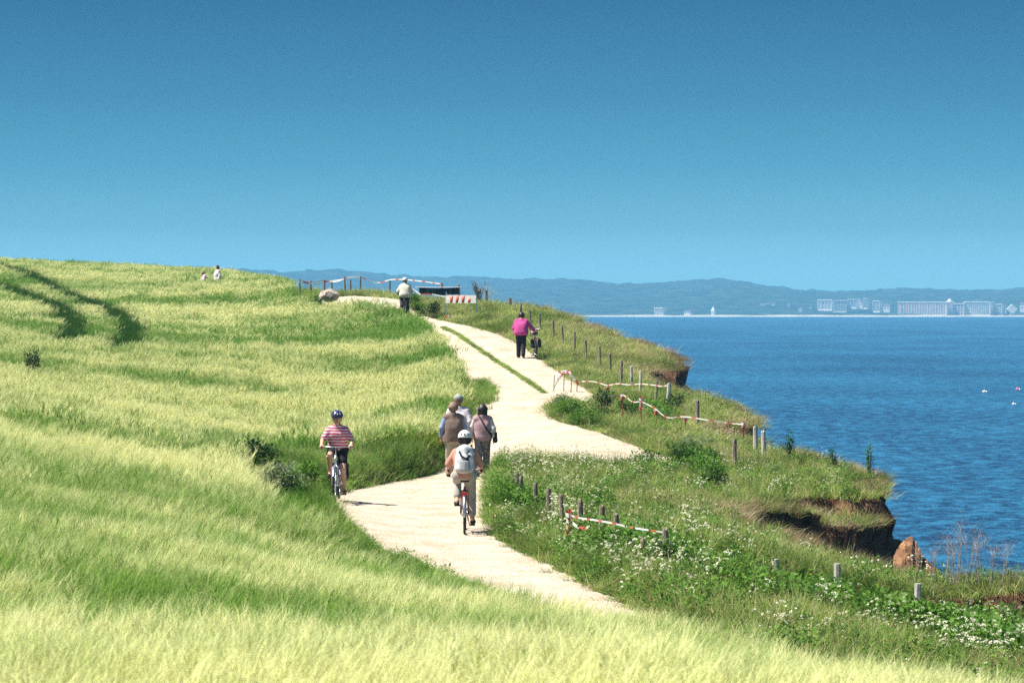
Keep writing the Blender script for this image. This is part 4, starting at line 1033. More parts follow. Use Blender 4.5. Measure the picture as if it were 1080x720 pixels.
# cyclist with the pack seen from behind
x, y, z = on_ground(490, 565); rz = R(90.5); d = V3(math.cos(rz), math.sin(rz), 0); p0 = (x + d[0] * .44, y + d[1] * .44, z); PACK = (p0, rz)
bicycle('dark bicycle with red accents under the cyclist wearing a backpack', p0, rz, mat('dark_red_frame', (.22, .02, .02), .35, (.03, .02, .02), 3), mat('red_reflector', (.65, .03, .02), .3), up='L')
person('cyclist seen from behind in a salmon shirt, grey trousers and white helmet', swap(SEAT), p0, rz, .009, M_skin,
       [('shirt', 'torso arms', .014, mat('salmon_shirt', (.55, .30, .22), .85, (.46, .23, .17), 5), top_clip, .95)], [('trousers', 'hips legs', .012, mat('stone_trousers', (.42, .40, .36), .85, (.32, .31, .28), 9), [((0, 0, 1.06), (0, 0, 1))], 1.72)], (M_hair_d, .02), ('helmet', M_wshell), 'bar', CYC, wd=1.06)
def backpack():
    root = empty('backpack', *PACK); tag(root, 'white and grey backpack on the back of the cyclist in the salmon shirt', 'backpack')
    V_, Q_ = sdf_mesh([((-.31, -.085, 1.12), (-.25, -.075, 1.42), .085, .065, .03), ((-.31, .085, 1.12), (-.25, .075, 1.42), .085, .065, .03), ((-.33, 0, 1.12), (-.27, 0, 1.44), .10, .08, .05), ((-.30, -.06, 1.27), (-.30, .06, 1.27), .09, .09, .04)], .010)
    mesh_np('main_compartment', V_, Q_, mat('pale_pack_fabric', (.72, .73, .76), .8, (.5, .52, .56), 9), root)
    V_, Q_ = sdf_mesh([((-.385, -.055, 1.10), (-.375, -.05, 1.22), .05, .045, .02), ((-.385, .055, 1.10), (-.375, .05, 1.22), .05, .045, .02), ((-.395, 0, 1.10), (-.385, 0, 1.22), .05, .045, .03)], .010); mesh_np('front_pocket', V_, Q_, mat('grey_pack_fabric', (.42, .44, .48), .8), root)
    s_ = MB(); s_.tube([(-.385, -.09, 1.33), (-.40, -.02, 1.28), (-.405, .06, 1.33), (-.345, .09, 1.40)], .017); s_.tube([(-.37, .10, 1.10), (-.40, .02, 1.20), (-.395, -.07, 1.28)], .017)
    s_.tube([(-.39, -.10, 1.09), (-.42, 0, 1.075), (-.39, .10, 1.09)], .012); s_.tube([(-.36, -.09, 1.42), (-.385, -.03, 1.36)], .012); s_.build('compression_cord', M_black, root, True)
    for q in (-1, 1):
        t = MB(); t.tube([(-.22, q * .09, 1.46), (-.12, q * .12, 1.495), (.02, q * .12, 1.43), (.06, q * .13, 1.30), (-.08, q * .16, 1.14), (-.24, q * .13, 1.10)], .016, 8); t.build('shoulder_strap', M_black, root, True)
backpack()

WALK = dict(pelvis=(0, 0, .93), chest=(.01, 0, 1.23), neck=(.0, 0, 1.43), head=(.02, 0, 1.57), shL=(0, .17, 1.35), shR=(0, -.17, 1.35), elL=(-.06, .26, 1.12), elR=(.03, -.26, 1.12), wrL=(.03, .27, .88), wrR=(.14, -.25, .90),
            hpL=(0, .09, .90), hpR=(0, -.09, .90), knL=(.10, .095, .49), anL=(.12, .10, .085), toL=(.26, .12, .035), knR=(-.03, -.095, .48), anR=(-.20, -.10, .12), toR=(-.07, -.115, .035))
tc_ = [((0, 0, 1.455), (0, 0, 1))]
WK = 'walkers on the path'
def at_foot(u, v): return on_ground(u, v)
def col(n, c, c2=None, sc_=6): return mat(n, c, .85, c2, sc_, .03)
x, y, z = at_foot(478, 504.5)
person('walker in a brown waistcoat over a blue shirt, seen from behind', WALK, (x, y, z), R(92), .010, M_skin2,
       [('shirt', 'torso arms', .014, col('blue_shirt', (.24, .32, .55)), tc_ + [((0, 0, .9), (0, 0, -1))], 1.95), ('waistcoat', 'torso skirt', .03, col('brown_waistcoat', (.22, .155, .125), (.15, .10, .085), 4), tc_ + [((0, 0, .80), (0, 0, -1))], 1)],
       [('trousers', 'hips legs', .014, col('beige_trousers', (.50, .43, .34)), [((0, 0, 1.0), (0, 0, 1))], 1.93)], (M_hair_g, .02), None, 'relax', WK, wd=1.12)
x2, y2 = FW(483.5, y + 1.5), y + 1.5; z2 = gz(x2, y2) + .03
person('walker in a white shirt and grey cap, just ahead of the brown waistcoat', swap(WALK), (x2, y2, z2), R(86), .011, M_skin2,
       [('shirt', 'torso arms', .03, col('white_shirt', (.74, .68, .68), (.66, .58, .60)), tc_ + [((0, 0, .85), (0, 0, -1))], 1.9)], [('trousers', 'hips legs', .014, col('grey_trousers', (.30, .28, .27)), [((0, 0, 1.0), (0, 0, 1))], 1.93)],
       (M_hair_g, .0), ('cap', col('grey_cap', (.36, .40, .38))), 'relax', WK, wd=1.16, scale=1.05)
x, y, z = at_foot(509, 503)
def strap_bag(root, J, f, s):
    a = MB(); a.tube([(.02, .12, 1.46), (-.115, .07, 1.40), (-.165, 0, 1.26), (-.165, -.10, 1.10), (-.10, -.21, .97)], .016, 8); a.tube([(.02, .12, 1.46), (.13, .05, 1.35), (.16, -.06, 1.18), (.02, -.24, .98)], .014, 8); a.build('bag_strap', M_black, root, True)
M_pat = mat('patterned_cloth', (.30, .28, .28), .85, (.02, .02, .025), 26)
person('dark haired walker in a mauve quilted waistcoat, right of the brown one', swap(WALK), (x, y, z), R(94), .010, M_skin,
       [('blouse', 'torso arms', .012, col('pale_blouse', (.62, .62, .62)), tc_ + [((0, 0, .9), (0, 0, -1))], 1.9), ('waistcoat', 'torso', .026, col('mauve_waistcoat', (.42, .27, .30), (.33, .2, .23), 5), tc_ + [((0, 0, .84), (0, 0, -1))], 1)],
       [('trousers', 'hips legs', .02, M_pat, [((0, 0, 1.0), (0, 0, 1))], 1.9)], (M_hair_d, .14), None, 'relax', WK, wd=1.08, extra=strap_bag, scale=.955)
def hand_bag(x, y, z):
    root = empty('shoulder_bag', (x, y, z)); tag(root, 'black shoulder bag at the hip of the dark haired walker', 'bag')
    V_, Q_ = sdf_mesh([((0, -.10, -.08), (0, .10, -.08), .045, .045, .02), ((0, -.09, .08), (0, .09, .08), .035, .035, .02), ((0, 0, -.08), (0, 0, .08), .05, .04, .03)], .012); mesh_np('bag_body', V_, Q_, M_black, root)
    a = MB(); a.tube([(0, -.09, .1), (0, 0, .14), (0, .09, .1)], .008); a.build('flap_edge', M_steel, root, True)
hand_bag(x + .29, y + .02, z + .88)

# woman in magenta pushing a bicycle
x, y, z = on_ground(549.5, 378.5); rz = R(84)
PUSH = dict(WALK); PUSH.update(chest=(.07, 0, 1.20), neck=(.12, 0, 1.40), head=(.17, 0, 1.53), shL=(.10, .17, 1.32), shR=(.10, -.17, 1.32), elR=(.26, -.33, 1.13), wrR=(.36, -.42, 1.02), elL=(.13, .27, 1.08), wrL=(.38, .02, 1.03), face=(1, 0, -.2))
person('walker in a magenta jacket and black trousers pushing a bicycle uphill', PUSH, (x, y, z), rz, .012, M_skin,
       [('jacket', 'torso arms', .034, col('magenta_jacket', (.52, .07, .26), (.42, .05, .22)), [((0, 0, 1.43), (0, 0, 1)), ((0, 0, .82), (0, 0, -1))], 1.95)], [('trousers', 'hips legs', .022, M_black, [((0, 0, 1.0), (0, 0, 1))], 1.97)], (M_hair_d, .03), None, 'relax', WK, face=False, wd=1.22, belly=.01)
bx2, by2 = pick(566, 378.5); 
bicycle('dark bicycle with a front basket pushed by the walker in magenta', (bx2 - .02, by2 + .1, gz(bx2, by2) + .03), R(92), mat('dark_blue_frame', (.03, .035, .07), .4), M_pink, up='R', basket=col('pale_pink_bag', (.7, .5, .52)), pannier=M_black, fender=M_black, lean=R(-3))
# far cyclist in beige
x, y, z = on_ground(427, 336); rz = R(97)
bicycle('dark bicycle under the far cyclist in the cream jacket', (x, y, z), rz, M_black, M_pink, up='L', fender=M_black)
person('far cyclist in a cream jacket and pale hat near the top of the path', swap(SEAT), (x, y, z), rz, .013, M_skin2,
       [('jacket', 'torso arms', .036, col('cream_jacket', (.66, .62, .50), (.56, .52, .42)), [((0, 0, .88), (0, 0, -1)), ((-.03, 0, 1.49), (.25, 0, 1))], 1.9)], [('trousers', 'hips legs', .02, col('dark_trousers', (.06, .055, .06)), [((0, 0, 1.06), (0, 0, 1))], 1.95)], (M_hair_g, .0), ('helmet', M_wshell), 'bar', CYC, face=False, wd=1.2)
# two people on the skyline of the field
for u, vt, sc_, m1, hr, lb in ((229.5, 276.3, 1.0, (.78, .70, .72), M_hair_d, 'dark haired person in a white top, upper figure on the field skyline'), (218.5, 280.3, .95, (.72, .55, .58), M_hair_g, 'fair haired person in a pale pink top, lower figure on the field skyline')):
    Y = 158.0; xx = FW(u, Y); top = FZ(vt, Y); g_ = gz(xx, Y); stand = top - 1.68 * sc_
    J = dict(WALK); 
    if sc_ < 1: J.update(chest=(.10, 0, 1.16), neck=(.2, 0, 1.34), head=(.27, 0, 1.46), shL=(.18, .185, 1.30), shR=(.18, -.185, 1.30), elL=(.28, .24, 1.05), elR=(.28, -.24, 1.05), wrL=(.42, .22, .92), wrR=(.42, -.22, .92))
    person(lb, J, (xx, Y, stand - .2), R(200), .015, M_skin, [('top', 'torso arms', .03, col('pale_top', m1), [((0, 0, 1.455), (0, 0, 1)), ((0, 0, .85), (0, 0, -1))], 1.7)],
           [('trousers', 'hips legs', .015, col('blue_trousers', (.12, .14, .22)), [((0, 0, 1.0), (0, 0, 1))], 1.95)], (hr, .06), None, 'relax', 'people on the field skyline', face=False, wd=1.32, scale=sc_)
    print('skyline', g_, stand)

# ------------------------------------------------------------------ posts, tape, barrier
M_post = mat('weathered_wood', (.34, .28, .22), .9, (.13, .10, .08), 18, .01); M_pale = mat('bleached_wood', (.55, .52, .46), .9, (.36, .33, .28), 14, .01)
def post(u, vt, h, m_, r, label, group, tilt=.05, y0=26.0):
    ys = _YS[_YS > y0]; xs_ = (u - 540) / F * ys; g_ = vg(u, ys) - h * F / ys; k = int(np.argmax(g_ <= vt)); x, y = float(xs_[k]), float(ys[k])
    a = MB(); n_ = 9; rows = []
    tx, ty = random.gauss(0, tilt), random.gauss(0, tilt)
    for zz, rr in ((-.35, 1.05), (0, 1.02), (h * .35, .98), (h * .7, .95), (h * .97, .9), (h, .72)):
        for q in range(n_):
            t = 2 * math.pi * q / n_; k2 = rr * r * (1 + random.uniform(-.1, .1)); a.v.append((k2 * math.cos(t) + tx * zz, k2 * math.sin(t) + ty * zz, zz + (random.uniform(-.02, .03) if zz == h else 0)))
    for i in range(5): a.f += [(i * n_ + q, i * n_ + (q + 1) % n_, (i + 1) * n_ + (q + 1) % n_, (i + 1) * n_ + q) for q in range(n_)]
    a.f += [tuple(5 * n_ + q for q in range(n_)), tuple(range(n_))[::-1]]; a.m = [0] * len(a.f)
    zg_ = gz(x, y); o = a.build('fence_post', m_, None, False, (x, y, zg_)); tag(o, label, 'post', group)
    return (x, y, zg_ + h, h)
ORD = ['first', 'second', 'third', 'fourth', 'fifth', 'sixth', 'seventh', 'eighth', 'ninth', 'tenth', 'eleventh', 'twelfth', 'thirteenth', 'fourteenth', 'fifteenth']
up = [(548, 319.5), (560, 326), (570, 331), (584, 338), (594, 343), (606, 351), (619, 358), (633, 365), (644, 372), (655, 379), (667, 386), (675, 392), (691, 401), (704, 404.5)]
TP = {}
for i, (u, v) in enumerate(up): TP[u] = post(u, v, .78 if u != 655 else .95, M_pale if i in (10, 11, 13) else M_post, .046 if u != 704 else .066, f'{ORD[i]} wooden post, counted downhill, in the upper clifftop row' + (', stout and bleached' if u == 704 else ''), 'posts of the upper clifftop row', y0=70)
for i, (u, v) in enumerate([(736, 422), (774, 463), (797, 451), (806, 455)]):
    TP[u] = post(u, v, .8, M_pale if i > 1 else M_post, .06, ['short dark post alone at the edge of the middle scar', 'thin post in the tall grass left of the paired stumps', 'left one of the paired stumps under the bare scar', 'right one of the paired stumps under the bare scar'][i], 'posts of the middle cliff edge', y0=60)
low = [(547, 499), (551.5, 504), (564, 510), (578, 516), (593, 523), (612, 527.5), (634, 536), (652, 543.5), (679, 572), (703, 558.5)]
for i, (u, v) in enumerate(low): TP[u] = post(u, v, .6 if i not in (8,) else .4, M_post, .052 if i > 4 else .045, f'{ORD[i]} grey post, counted from the left, in the lower flowery row' + (', broken short' if i == 8 else ''), 'posts of the lower flowery row', y0=34)
def fixed_post(u, vt, vb, Y, m_, r, label, group):
    x = FW(u, Y); zt = FZ(vt, Y); zg_ = gz(x, Y); a = MB(); tx = random.gauss(0, .03)
    a.tube([(0, 0, -.3), (tx * .5, 0, (zt - zg_) * .5), (tx, 0, zt - zg_)], [r * 1.05, r, r * .85], 8); o = a.build('fence_post', m_, None, False, (x, Y, zg_)); tag(o, label, 'post', group); return (x, Y, zt)
for i, (u, v, Y_) in enumerate([(821, 589.5, 42.6), (884, 594, 43.4), (968, 615, 42.6)]):
    fixed_post(u, v, 0, Y_, M_pale, .062, ['bleached stump standing at the left end of the turf crack', 'squat stump in the middle of the turf crack', 'low stump near the right end of the turf crack'][i], 'stumps along the turf crack')
far = [(316, 294), (327, 296), (342, 295), (350, 297), (364, 292), (369.5, 295), (380, 291.5), (411, 295)]
FP = [fixed_post(u, v, 305, 140.5 + .02 * (380 - u), M_post, .05, f'{ORD[i]} post, counted from the left, behind the boulder and far verge', 'posts on the far verge') for i, (u, v) in enumerate(far)]
fixed_post(466, 298.5, 310, 134.6, M_post, .07, 'post at the middle of the dark banner', 'posts of the dark banner'); fixed_post(484.5, 300.5, 312, 134.6, M_post, .07, 'post at the right end of the dark banner', 'posts of the dark banner')
fixed_post(512.5, 306, 320, 128, M_post, .08, 'dark post right of the leafless bush', 'posts on the crest'); fixed_post(538, 314.5, 330, 124, M_post, .09, 'thick post carrying the small white notice', 'posts on the crest')
s_ = MB(); s_.box((0, 0, 0), (.14, .02, .34)); nx_, ny_ = FW(541.3, 123.8), 123.8; no = empty('notice', (nx_, ny_, FZ(320.5, 123.8))); s_.build('plate', M_white, no)
s_ = MB(); s_.tube([(-.04, .02, .1), (-.12, .14, .1)], .01); s_.build('bracket', M_steel, no); tag(no, 'small white notice fixed to the thick post on the crest', 'notice')

M_red = mat('tape_red', (.68, .13, .09), .5); M_wht = mat('tape_white', (.85, .80, .76), .5)
def tape(pts, label, w_=.07, seg=.22, group=None, name='barrier_tape', sag=0.0, twist=.5):
    P = smooth_line(np.array(pts, float), 3) if len(pts) > 2 else np.array([np.array(pts[0]) * (1 - t) + np.array(pts[1]) * t - V3(0, 0, sag * 4 * t * (1 - t)) for t in np.linspace(0, 1, 14)])
    seglen = np.linalg.norm(P[1:] - P[:-1], axis=1); cum = np.concatenate([[0], np.cumsum(seglen)]); n_ = max(int(cum[-1] / (seg / 3)), 4)
    s_ = np.linspace(0, cum[-1], n_ + 1); Pn = np.stack([np.interp(s_, cum, P[:, i]) for i in range(3)], 1)
    a = MB(); c0 = Pn[0]
    for i in range(n_ + 1):
        d_ = Pn[min(i + 1, n_)] - Pn[max(i - 1, 0)]; th = twist * math.sin(i * .33) ; side = V3(0, 0, 1) * math.cos(th) + V3(.3, -1, 0) * math.sin(th) * .7
        q = Pn[i] - c0; nr = np.cross(d_, side); nr = nr / (np.linalg.norm(nr) + 1e-9) * .002
        for sg in (1, -1): a.v += [tuple(q + side * w_ / 2 + nr * sg), tuple(q - side * w_ / 2 + nr * sg)]
    for i in range(n_):
        k = i * 4; mi = 1 if (i % 7) in (2, 3) else 0
        for f_ in ((0, 1, 5, 4), (3, 2, 6, 7), (0, 4, 6, 2), (1, 3, 7, 5)): a.f.append(tuple(k + q for q in f_)); a.m.append(mi)
    o = a.build(name, [M_wht, M_red], None, False, tuple(c0)); tag(o, label, 'tape', group); return o
def W(u, v, Y): return (FW(u, Y), Y, FZ(v, Y))
TG = 'red and white barrier tapes'
tape([W(614, 402, 88.5), W(627, 402, 88), W(637, 405.5, 87.7), W(641, 406.5, 87.5), W(652, 404, 86.5), W(660, 405.5, 86), W(667, 405.5, 86), W(675, 404.5, 85.5), W(691, 406, 84.5), W(697, 407.5, 84), W(703.5, 406.5, 83.6)], 'barrier tape strung from path to the stout bleached post', .032, .24, TG)
Y1, Y2 = 78.5, 76.5
tape([W(641, 417.5, 80), W(650, 417.5, 80), W(657, 415.5, 80), W(662, 420, 79.5), W(668, 424.5, 79), W(676, 423, Y1), W(684, 427, 78.3), W(692, 431, 78), W(699, 438, 77.8), W(706, 441, 77.5), W(714, 439.5, 77.3), W(722, 439, 77), W(735, 441, 76.8), W(750, 443.5, Y2), W(768, 446, 76.2), W(784, 447.5, 76)], 'long sagging barrier tape below the stout post, running to the scar', .032, .24, TG)
tape([W(601, 543, 45), W(610, 546, 44.8), W(634, 549, 43.9), W(653, 553, 43.4), W(668, 556.5, 43.1), W(690, 559.5, 42.8), W(702, 561.5, 42.6)], 'taut barrier tape across the lower flowery row of posts', .028, .2, TG)
tape([W(604, 551.5, 44.9), W(622, 555, 44.4)], 'short loose end of tape under the taut tape', .05, .3, TG, sag=.05)
tape([W(314, 293.5, 141), W(320, 297, 141), W(327, 298, 141), W(342, 295.5, 141.2), W(348, 297.5, 141.2), W(357, 297, 141), W(364, 292.7, 140.8), W(372, 292, 140.7), W(380, 291.8, 140.5), W(388, 295.5, 140.3), W(398, 299, 140.2), W(406, 296.5, 140), W(413, 294.5, 139.8), W(424, 294.5, 139), W(440, 296, 137), W(455, 298, 136), W(466, 299.5, 134.5)], 'long wavy barrier tape on the far verge, against the hills', .05, .45, TG)
tape([W(313, 296.5, 141.3), W(330, 300, 141.2), W(342, 297.5, 141.3), W(355, 295.5, 141.1), W(364, 294.5, 140.9)], 'second lower tape over the left end of the far verge', .05, .45, TG)
tape([W(434, 304, 134), W(440, 308, 133.8), W(445, 311.5, 133.5), W(450, 309.5, 133.4), W(457, 310.5, 133.2), W(470, 313, 132.5)], 'drooping pale tape below the dark banner', .06, .9, TG)
def stake(u, vt, Y, h, label, m_=None):
    x = FW(u, Y); zt = FZ(vt, Y); zg_ = gz(x, Y); a = MB(); a.tube([(0, 0, -.2), (.01, 0, zt - zg_)], .013, 8); root = empty('marker_stake', (x, Y, zg_)); a.build('rod', mat('rusty_rod', (.32, .07, .04), .7) if m_ is None else m_, root)
    b = MB(); n_ = 26; hh_ = zt - zg_
    for i in range(n_ + 1):
        t = i / n_; a_ = t * 24; rr = .045 + .02 * math.sin(t * 9); b.v += [(rr * math.cos(a_), rr * math.sin(a_), hh_ - t * h), (rr * math.cos(a_) * .9, rr * math.sin(a_) * .9, hh_ - t * h - .07)]
    for i in range(n_): b.f.append((2 * i, 2 * i + 1, 2 * i + 3, 2 * i + 2)); b.m.append(i // 3 % 2)
    b.build('wound_tape', [M_red, M_wht], root); tag(root, label, 'stake', 'stakes wound with tape')
stake(676, 417.5, 78.6, .34, 'stake wound in red and white tape beneath the upper posts'); stake(600, 536, 45, .38, 'rusty stake wound in tape at the left end of the taut tape')
stake(692, 430, 78.1, .12, 'thin stake with a tape knot right of the wound one'); stake(784, 444, 76.1, .16, 'stake at the scar end of the sagging tape'); stake(641, 405, 87.6, .12, 'stake with a tape knot halfway along the upper tape'); stake(656.5, 415, 80, .1, 'stake lifting the left end of the sagging tape')
stake(723, 438, 77.1, .1, 'stake with a tape knot midway along the sagging tape')
# coils of white plastic tape at the path
def coil():
    Y = 88.5; x, _y, _z = W(596, 418, Y); zg_ = gz(x, Y); root = empty('tape_heap', (x, Y, zg_)); tag(root, 'looped heap of white tape on dark sticks beside the path', 'tape')
    for k in range(5):
        a = MB(); ph = k * .9; pts = []
        for t in np.linspace(0, 1, 22): pts.append((-.34 + .72 * t + .05 * math.sin(ph + 5 * t), .15 * math.sin(ph + 3 * t), .12 + .1 * k * .6 + .55 * math.sin(math.pi * (t * .9 + .05 * k)) ** .8 * (1 - .12 * k)))
        P_ = np.array(pts); 
        for i in range(22): q = P_[i]; a.v += [(q[0], q[1], q[2] + .03), (q[0], q[1] - .01, q[2] - .03)]
        a.f = [(2 * i, 2 * i + 1, 2 * i + 3, 2 * i + 2) for i in range(21)]; a.m = [0 if i % 7 < 5 else 1 for i in range(21)]; a.build('loop', [M_wht, M_red], root)
    for q in (-.36, -.05, .18, .36):
        b = MB(); b.tube([(q, 0, -.1), (q + .03, .02, .5 + .2 * math.cos(q * 3))], .016, 6); b.build('stick', M_post, root)
coil()
# striped barrier boards
def barrier():
    Y = 118.8; x0, x1 = FW(470, Y), FW(502.3, Y); zt = FZ(311.3, Y); w_ = x1 - x0; zg_ = min(gz(x0, Y), gz(x1, Y)); root = empty('road_barrier', ((x0 + x1) / 2, Y, zg_), R(-24)); w_ = w_ / .92; tag(root, 'white barrier board with red bars on two steel legs across the closed path', 'barrier')
    hb_ = FZ(311.3, Y) - FZ(319.6, Y); zc = zt - hb_ / 2 - zg_; b = MB(); b.box((0, 0, zc), (w_, .03, hb_)); bd = b.build('board', M_wht, root)
    for k, q in enumerate((-.31, -.12, .08, .28)):
        hgt = hb_ * (.86 if k < 3 else .5); b = MB(); hw_ = .055; hh2 = hgt / 2; zo = zc + (0 if k < 3 else -.05); b.add([(q * w_ - hw_ - .02, -.022, zo - hh2), (q * w_ + hw_ - .02, -.022, zo - hh2), (q * w_ + hw_ + .02, -.022, zo + hh2), (q * w_ - hw_ + .02, -.022, zo + hh2), (q * w_ - hw_ - .02, -.016, zo - hh2), (q * w_ + hw_ - .02, -.016, zo - hh2), (q * w_ + hw_ + .02, -.016, zo + hh2), (q * w_ - hw_ + .02, -.016, zo + hh2)], [(0, 1, 2, 3), (7, 6, 5, 4), (0, 4, 5, 1), (1, 5, 6, 2), (2, 6, 7, 3), (3, 7, 4, 0)]); b.build('red_bar', M_red, bd, True)
    for s in (-1, 1):
        b = MB(); b.tube([(s * w_ * .5, .03, -.3), (s * w_ * .5, .03, zt - zg_ + (.15 if s < 0 else 0))], .022, 8); b.build('leg', M_steel, root)
    zl = FZ(334.5, Y) - zg_
    for a_, c_ in ((-.5, -.12), (.32, .5)):
        b = MB(); n_ = 6 if a_ < 0 else 3
        for i in range(n_):
            l = (c_ - a_) * w_ / n_; xx = a_ * w_ + l * (i + .5); b.box((xx, -.01, zl), (l, .03, .17), mi=i % 2)
        b.build('foot_board', [M_red, M_wht], root)
barrier()
def banner():
    Y = 134.5; x0, x1 = FW(442, Y), FW(484, Y); zt, zb = FZ(303.2, Y), FZ(310.3, Y); root = empty('banner', ((x0 + x1) / 2, Y, zb)); tag(root, 'long dark blue banner stretched between posts on the skyline', 'banner'); n_ = 24; b = MB(); w_ = x1 - x0; h = zt - zb
    for i in range(n_ + 1):
        t = i / n_; yy = .05 * math.sin(t * 11); sg = .04 * math.sin(math.pi * t)
        b.v += [((t - .5) * w_, yy, h - sg), ((t - .5) * w_, yy + .03, -sg), ((t - .5) * w_, yy + .012, h - sg), ((t - .5) * w_, yy + .042, -sg)]
    for i in range(n_):
        k = 4 * i; b.f += [(k, k + 1, k + 5, k + 4), (k + 3, k + 2, k + 6, k + 7), (k, k + 4, k + 6, k + 2), (k + 1, k + 3, k + 7, k + 5)]; b.m += [0] * 4
    b.build('cloth', mat('dark_banner', (.012, .025, .045), .6), root); c = MB(); c.tube([(-w_ / 2 - .2, 0, h + .01), (w_ / 2 + .1, 0, h + .01)], .018); c.build('top_cord', M_wht, root)
banner()

# ------------------------------------------------------------------ boulder, logs, shrubs, dead bush, reeds
def boulder():
    Y = 130.6; x = FW(347.5, Y); zc = FZ(311, Y); a = MB(); a.ball((0, 0, 0), (.50, .40, .34), 22, 14, fn=lambda p: min([1.0] + [d_ / max(p.dot(Vector(n_).normalized()), .01) for n_, d_ in (((.7, -.3, .7), .62), ((-.8, -.4, .35), .72), ((.2, -1, .2), .7), ((.9, -.5, -.3), .7), ((-.3, -.2, 1), .66), ((-.4, -.8, -.5), .78))]) + random.uniform(-.015, .015))
    o = a.build('boulder', mat('pale_granite', (.56, .48, .40), .9, (.24, .18, .15), 3, .08), None, False, (x, Y, zc)); tag(o, 'pale rounded boulder beside the far bend of the path', 'boulder')
boulder()
def shrub(name, label, cat, x, y, z, w_, h, n_, ls, m_, group=None, shape=1.0, up_=.2):
    root = empty(name, (x, y, z)); tag(root, label, cat, group); out = ([], [], [])
    nb = 7; lobes = [(random.uniform(-.5, .5) * w_ * .55, random.uniform(-.5, .5) * w_ * .5, random.uniform(.3, .72) * h, random.uniform(.5, .85)) for _ in range(nb)]
    for i in range(n_):
        l = lobes[i % nb]; d = Vector((random.gauss(0, 1), random.gauss(0, 1), random.gauss(0, 1))).normalized(); r = random.random() ** .45
        c = (l[0] + d.x * r * w_ * .30 * l[3], l[1] + d.y * r * w_ * .30 * l[3], max(.02, l[2] + d.z * r * h * .34 * l[3] * shape))
        leaf_quad(c, math.atan2(d.y, d.x) + random.gauss(0, .6), d.z * .7 + random.gauss(up_, .4), ls * random.uniform(.6, 1.3), ls * random.uniform(.35, .55), 0, out)
    b = MB(); b.v, b.f, b.m = out; b.build('foliage', m_, root)
    s_ = MB()
    for l in lobes: s_.tube([(0, 0, -.1), (l[0] * .5, l[1] * .5, l[2] * .5), (l[0], l[1], l[2])], [.014, .010, .005], 6)
    s_.build('stems', M_post, root); return root
M_sh = leaf_mat('shrub_leaf', (.02, .07, .012), (.065, .14, .022), .3, False); M_sh2 = leaf_mat('grey_shrub_leaf', (.10, .16, .07), (.26, .30, .17), .3, False)
M_sh3 = leaf_mat('dark_shrub_leaf', (.010, .035, .012), (.03, .07, .018), .25, False); M_sh4 = leaf_mat('bright_shrub_leaf', (.05, .14, .012), (.13, .24, .03), .35, False)
def gp(u, v, y0=30): x, y = pick(u, v, 0, y0); return x, y, gz(x, y)
SG = 'shrubs on the cliff side'
x, y = pick(33, 391, BH, 40); shrub('dark_plant', 'dark clump of leaves standing up alone out of the barley', 'plant', x, y, gz(x, y) + .42, .62, 1.05, 900, .08, M_sh3)
shrub('shrub', 'dark rounded shrub in the middle of the vegetation island', 'shrub', *gp(634, 437), 1.0, .85, 900, .08, M_sh3, SG)
shrub('shrub', 'brighter green shrub at the left tip of the vegetation island', 'shrub', *gp(602, 442), 1.1, .6, 900, .09, M_sh4, SG)
shrub('shrub', 'low green shrub right of the dark rounded one on the island', 'shrub', *gp(665, 441), .9, .6, 700, .08, M_sh, SG)
shrub('shrub', 'dark spiky bush on the tip of the island under the tape heap', 'shrub', *gp(590, 431), .7, .45, 400, .07, M_sh2, SG)
shrub('shrub', 'dark shrub at the foot of the stout bleached post', 'shrub', *gp(712, 437), .7, .7, 600, .08, M_sh3, SG)
shrub('shrub', 'pale flowering elder like bush above the path end', 'shrub', *gp(730, 482), 1.1, .75, 1000, .07, M_sh2, SG)
shrub('shrub', 'deep green shrub just right of the pale flowering bush', 'shrub', *gp(744, 496), 1.1, .65, 1100, .08, M_sh, SG)
shrub('shrub', 'low green shrub where the side path ends', 'shrub', *gp(716, 496), .8, .7, 800, .09, M_sh, SG)
shrub('shrub', 'small dark shrub at the very end of the side path', 'shrub', *gp(690, 496), .8, .55, 600, .08, M_sh, SG)
shrub('shrub', 'tall dark weed clump below the bright grass patch', 'shrub', *gp(752, 520), .8, .75, 800, .08, M_sh, SG)
shrub('shrub', 'broad green shrub left of the bleached stump', 'shrub', *gp(858, 652), 1.1, .42, 1200, .09, M_sh, SG)
shrub('shrub', 'broad green shrub below the squat stump', 'shrub', *gp(905, 650), 1.0, .36, 1000, .09, M_sh4, SG)
shrub('shrub', 'green leafy clump in the lower right, next to white flowers', 'shrub', *gp(965, 668), .9, .5, 1000, .08, M_sh4, SG)
shrub('shrub', 'green leafy clump at the foot of the last post of the flowery row', 'shrub', *gp(702, 603), .7, .45, 700, .08, M_sh, SG)
shrub('shrub', 'leafy clump below the middle of the taut tape', 'shrub', *gp(650, 588), .9, .4, 800, .08, M_sh4, SG)
shrub('shrub', 'sprig standing up at the silhouette of the highest lip', 'shrub', *gp(917, 505), .22, .95, 220, .07, M_sh4, SG)
shrub('shrub', 'thin dark sprig left of the lip on the upper terrace', 'shrub', *gp(878, 497), .25, .7, 200, .07, M_sh, SG)
shrub('shrub', 'upright dark weed on the upper terrace near its left end', 'shrub', *gp(832, 492), .35, .95, 300, .08, M_sh, SG)
for (u, v, w_, h, m_, lb) in ((274, 51.0, .9, 1.05, M_sh3, 'dark leafy clump in the bend where crop and verge meet'), (298, 48.5, 1.1, .85, M_sh2, 'pale feathery clump on the verge left of the oncoming cyclist'), (323, 50.0, .9, .7, M_sh4, 'bright green verge clump just left of the oncoming wheel')):
    shrub('verge_clump', lb, 'plant', FW(u, v), v, gz(FW(u, v), v), w_, h, 900, .09, m_, 'leafy clumps on the left verge')
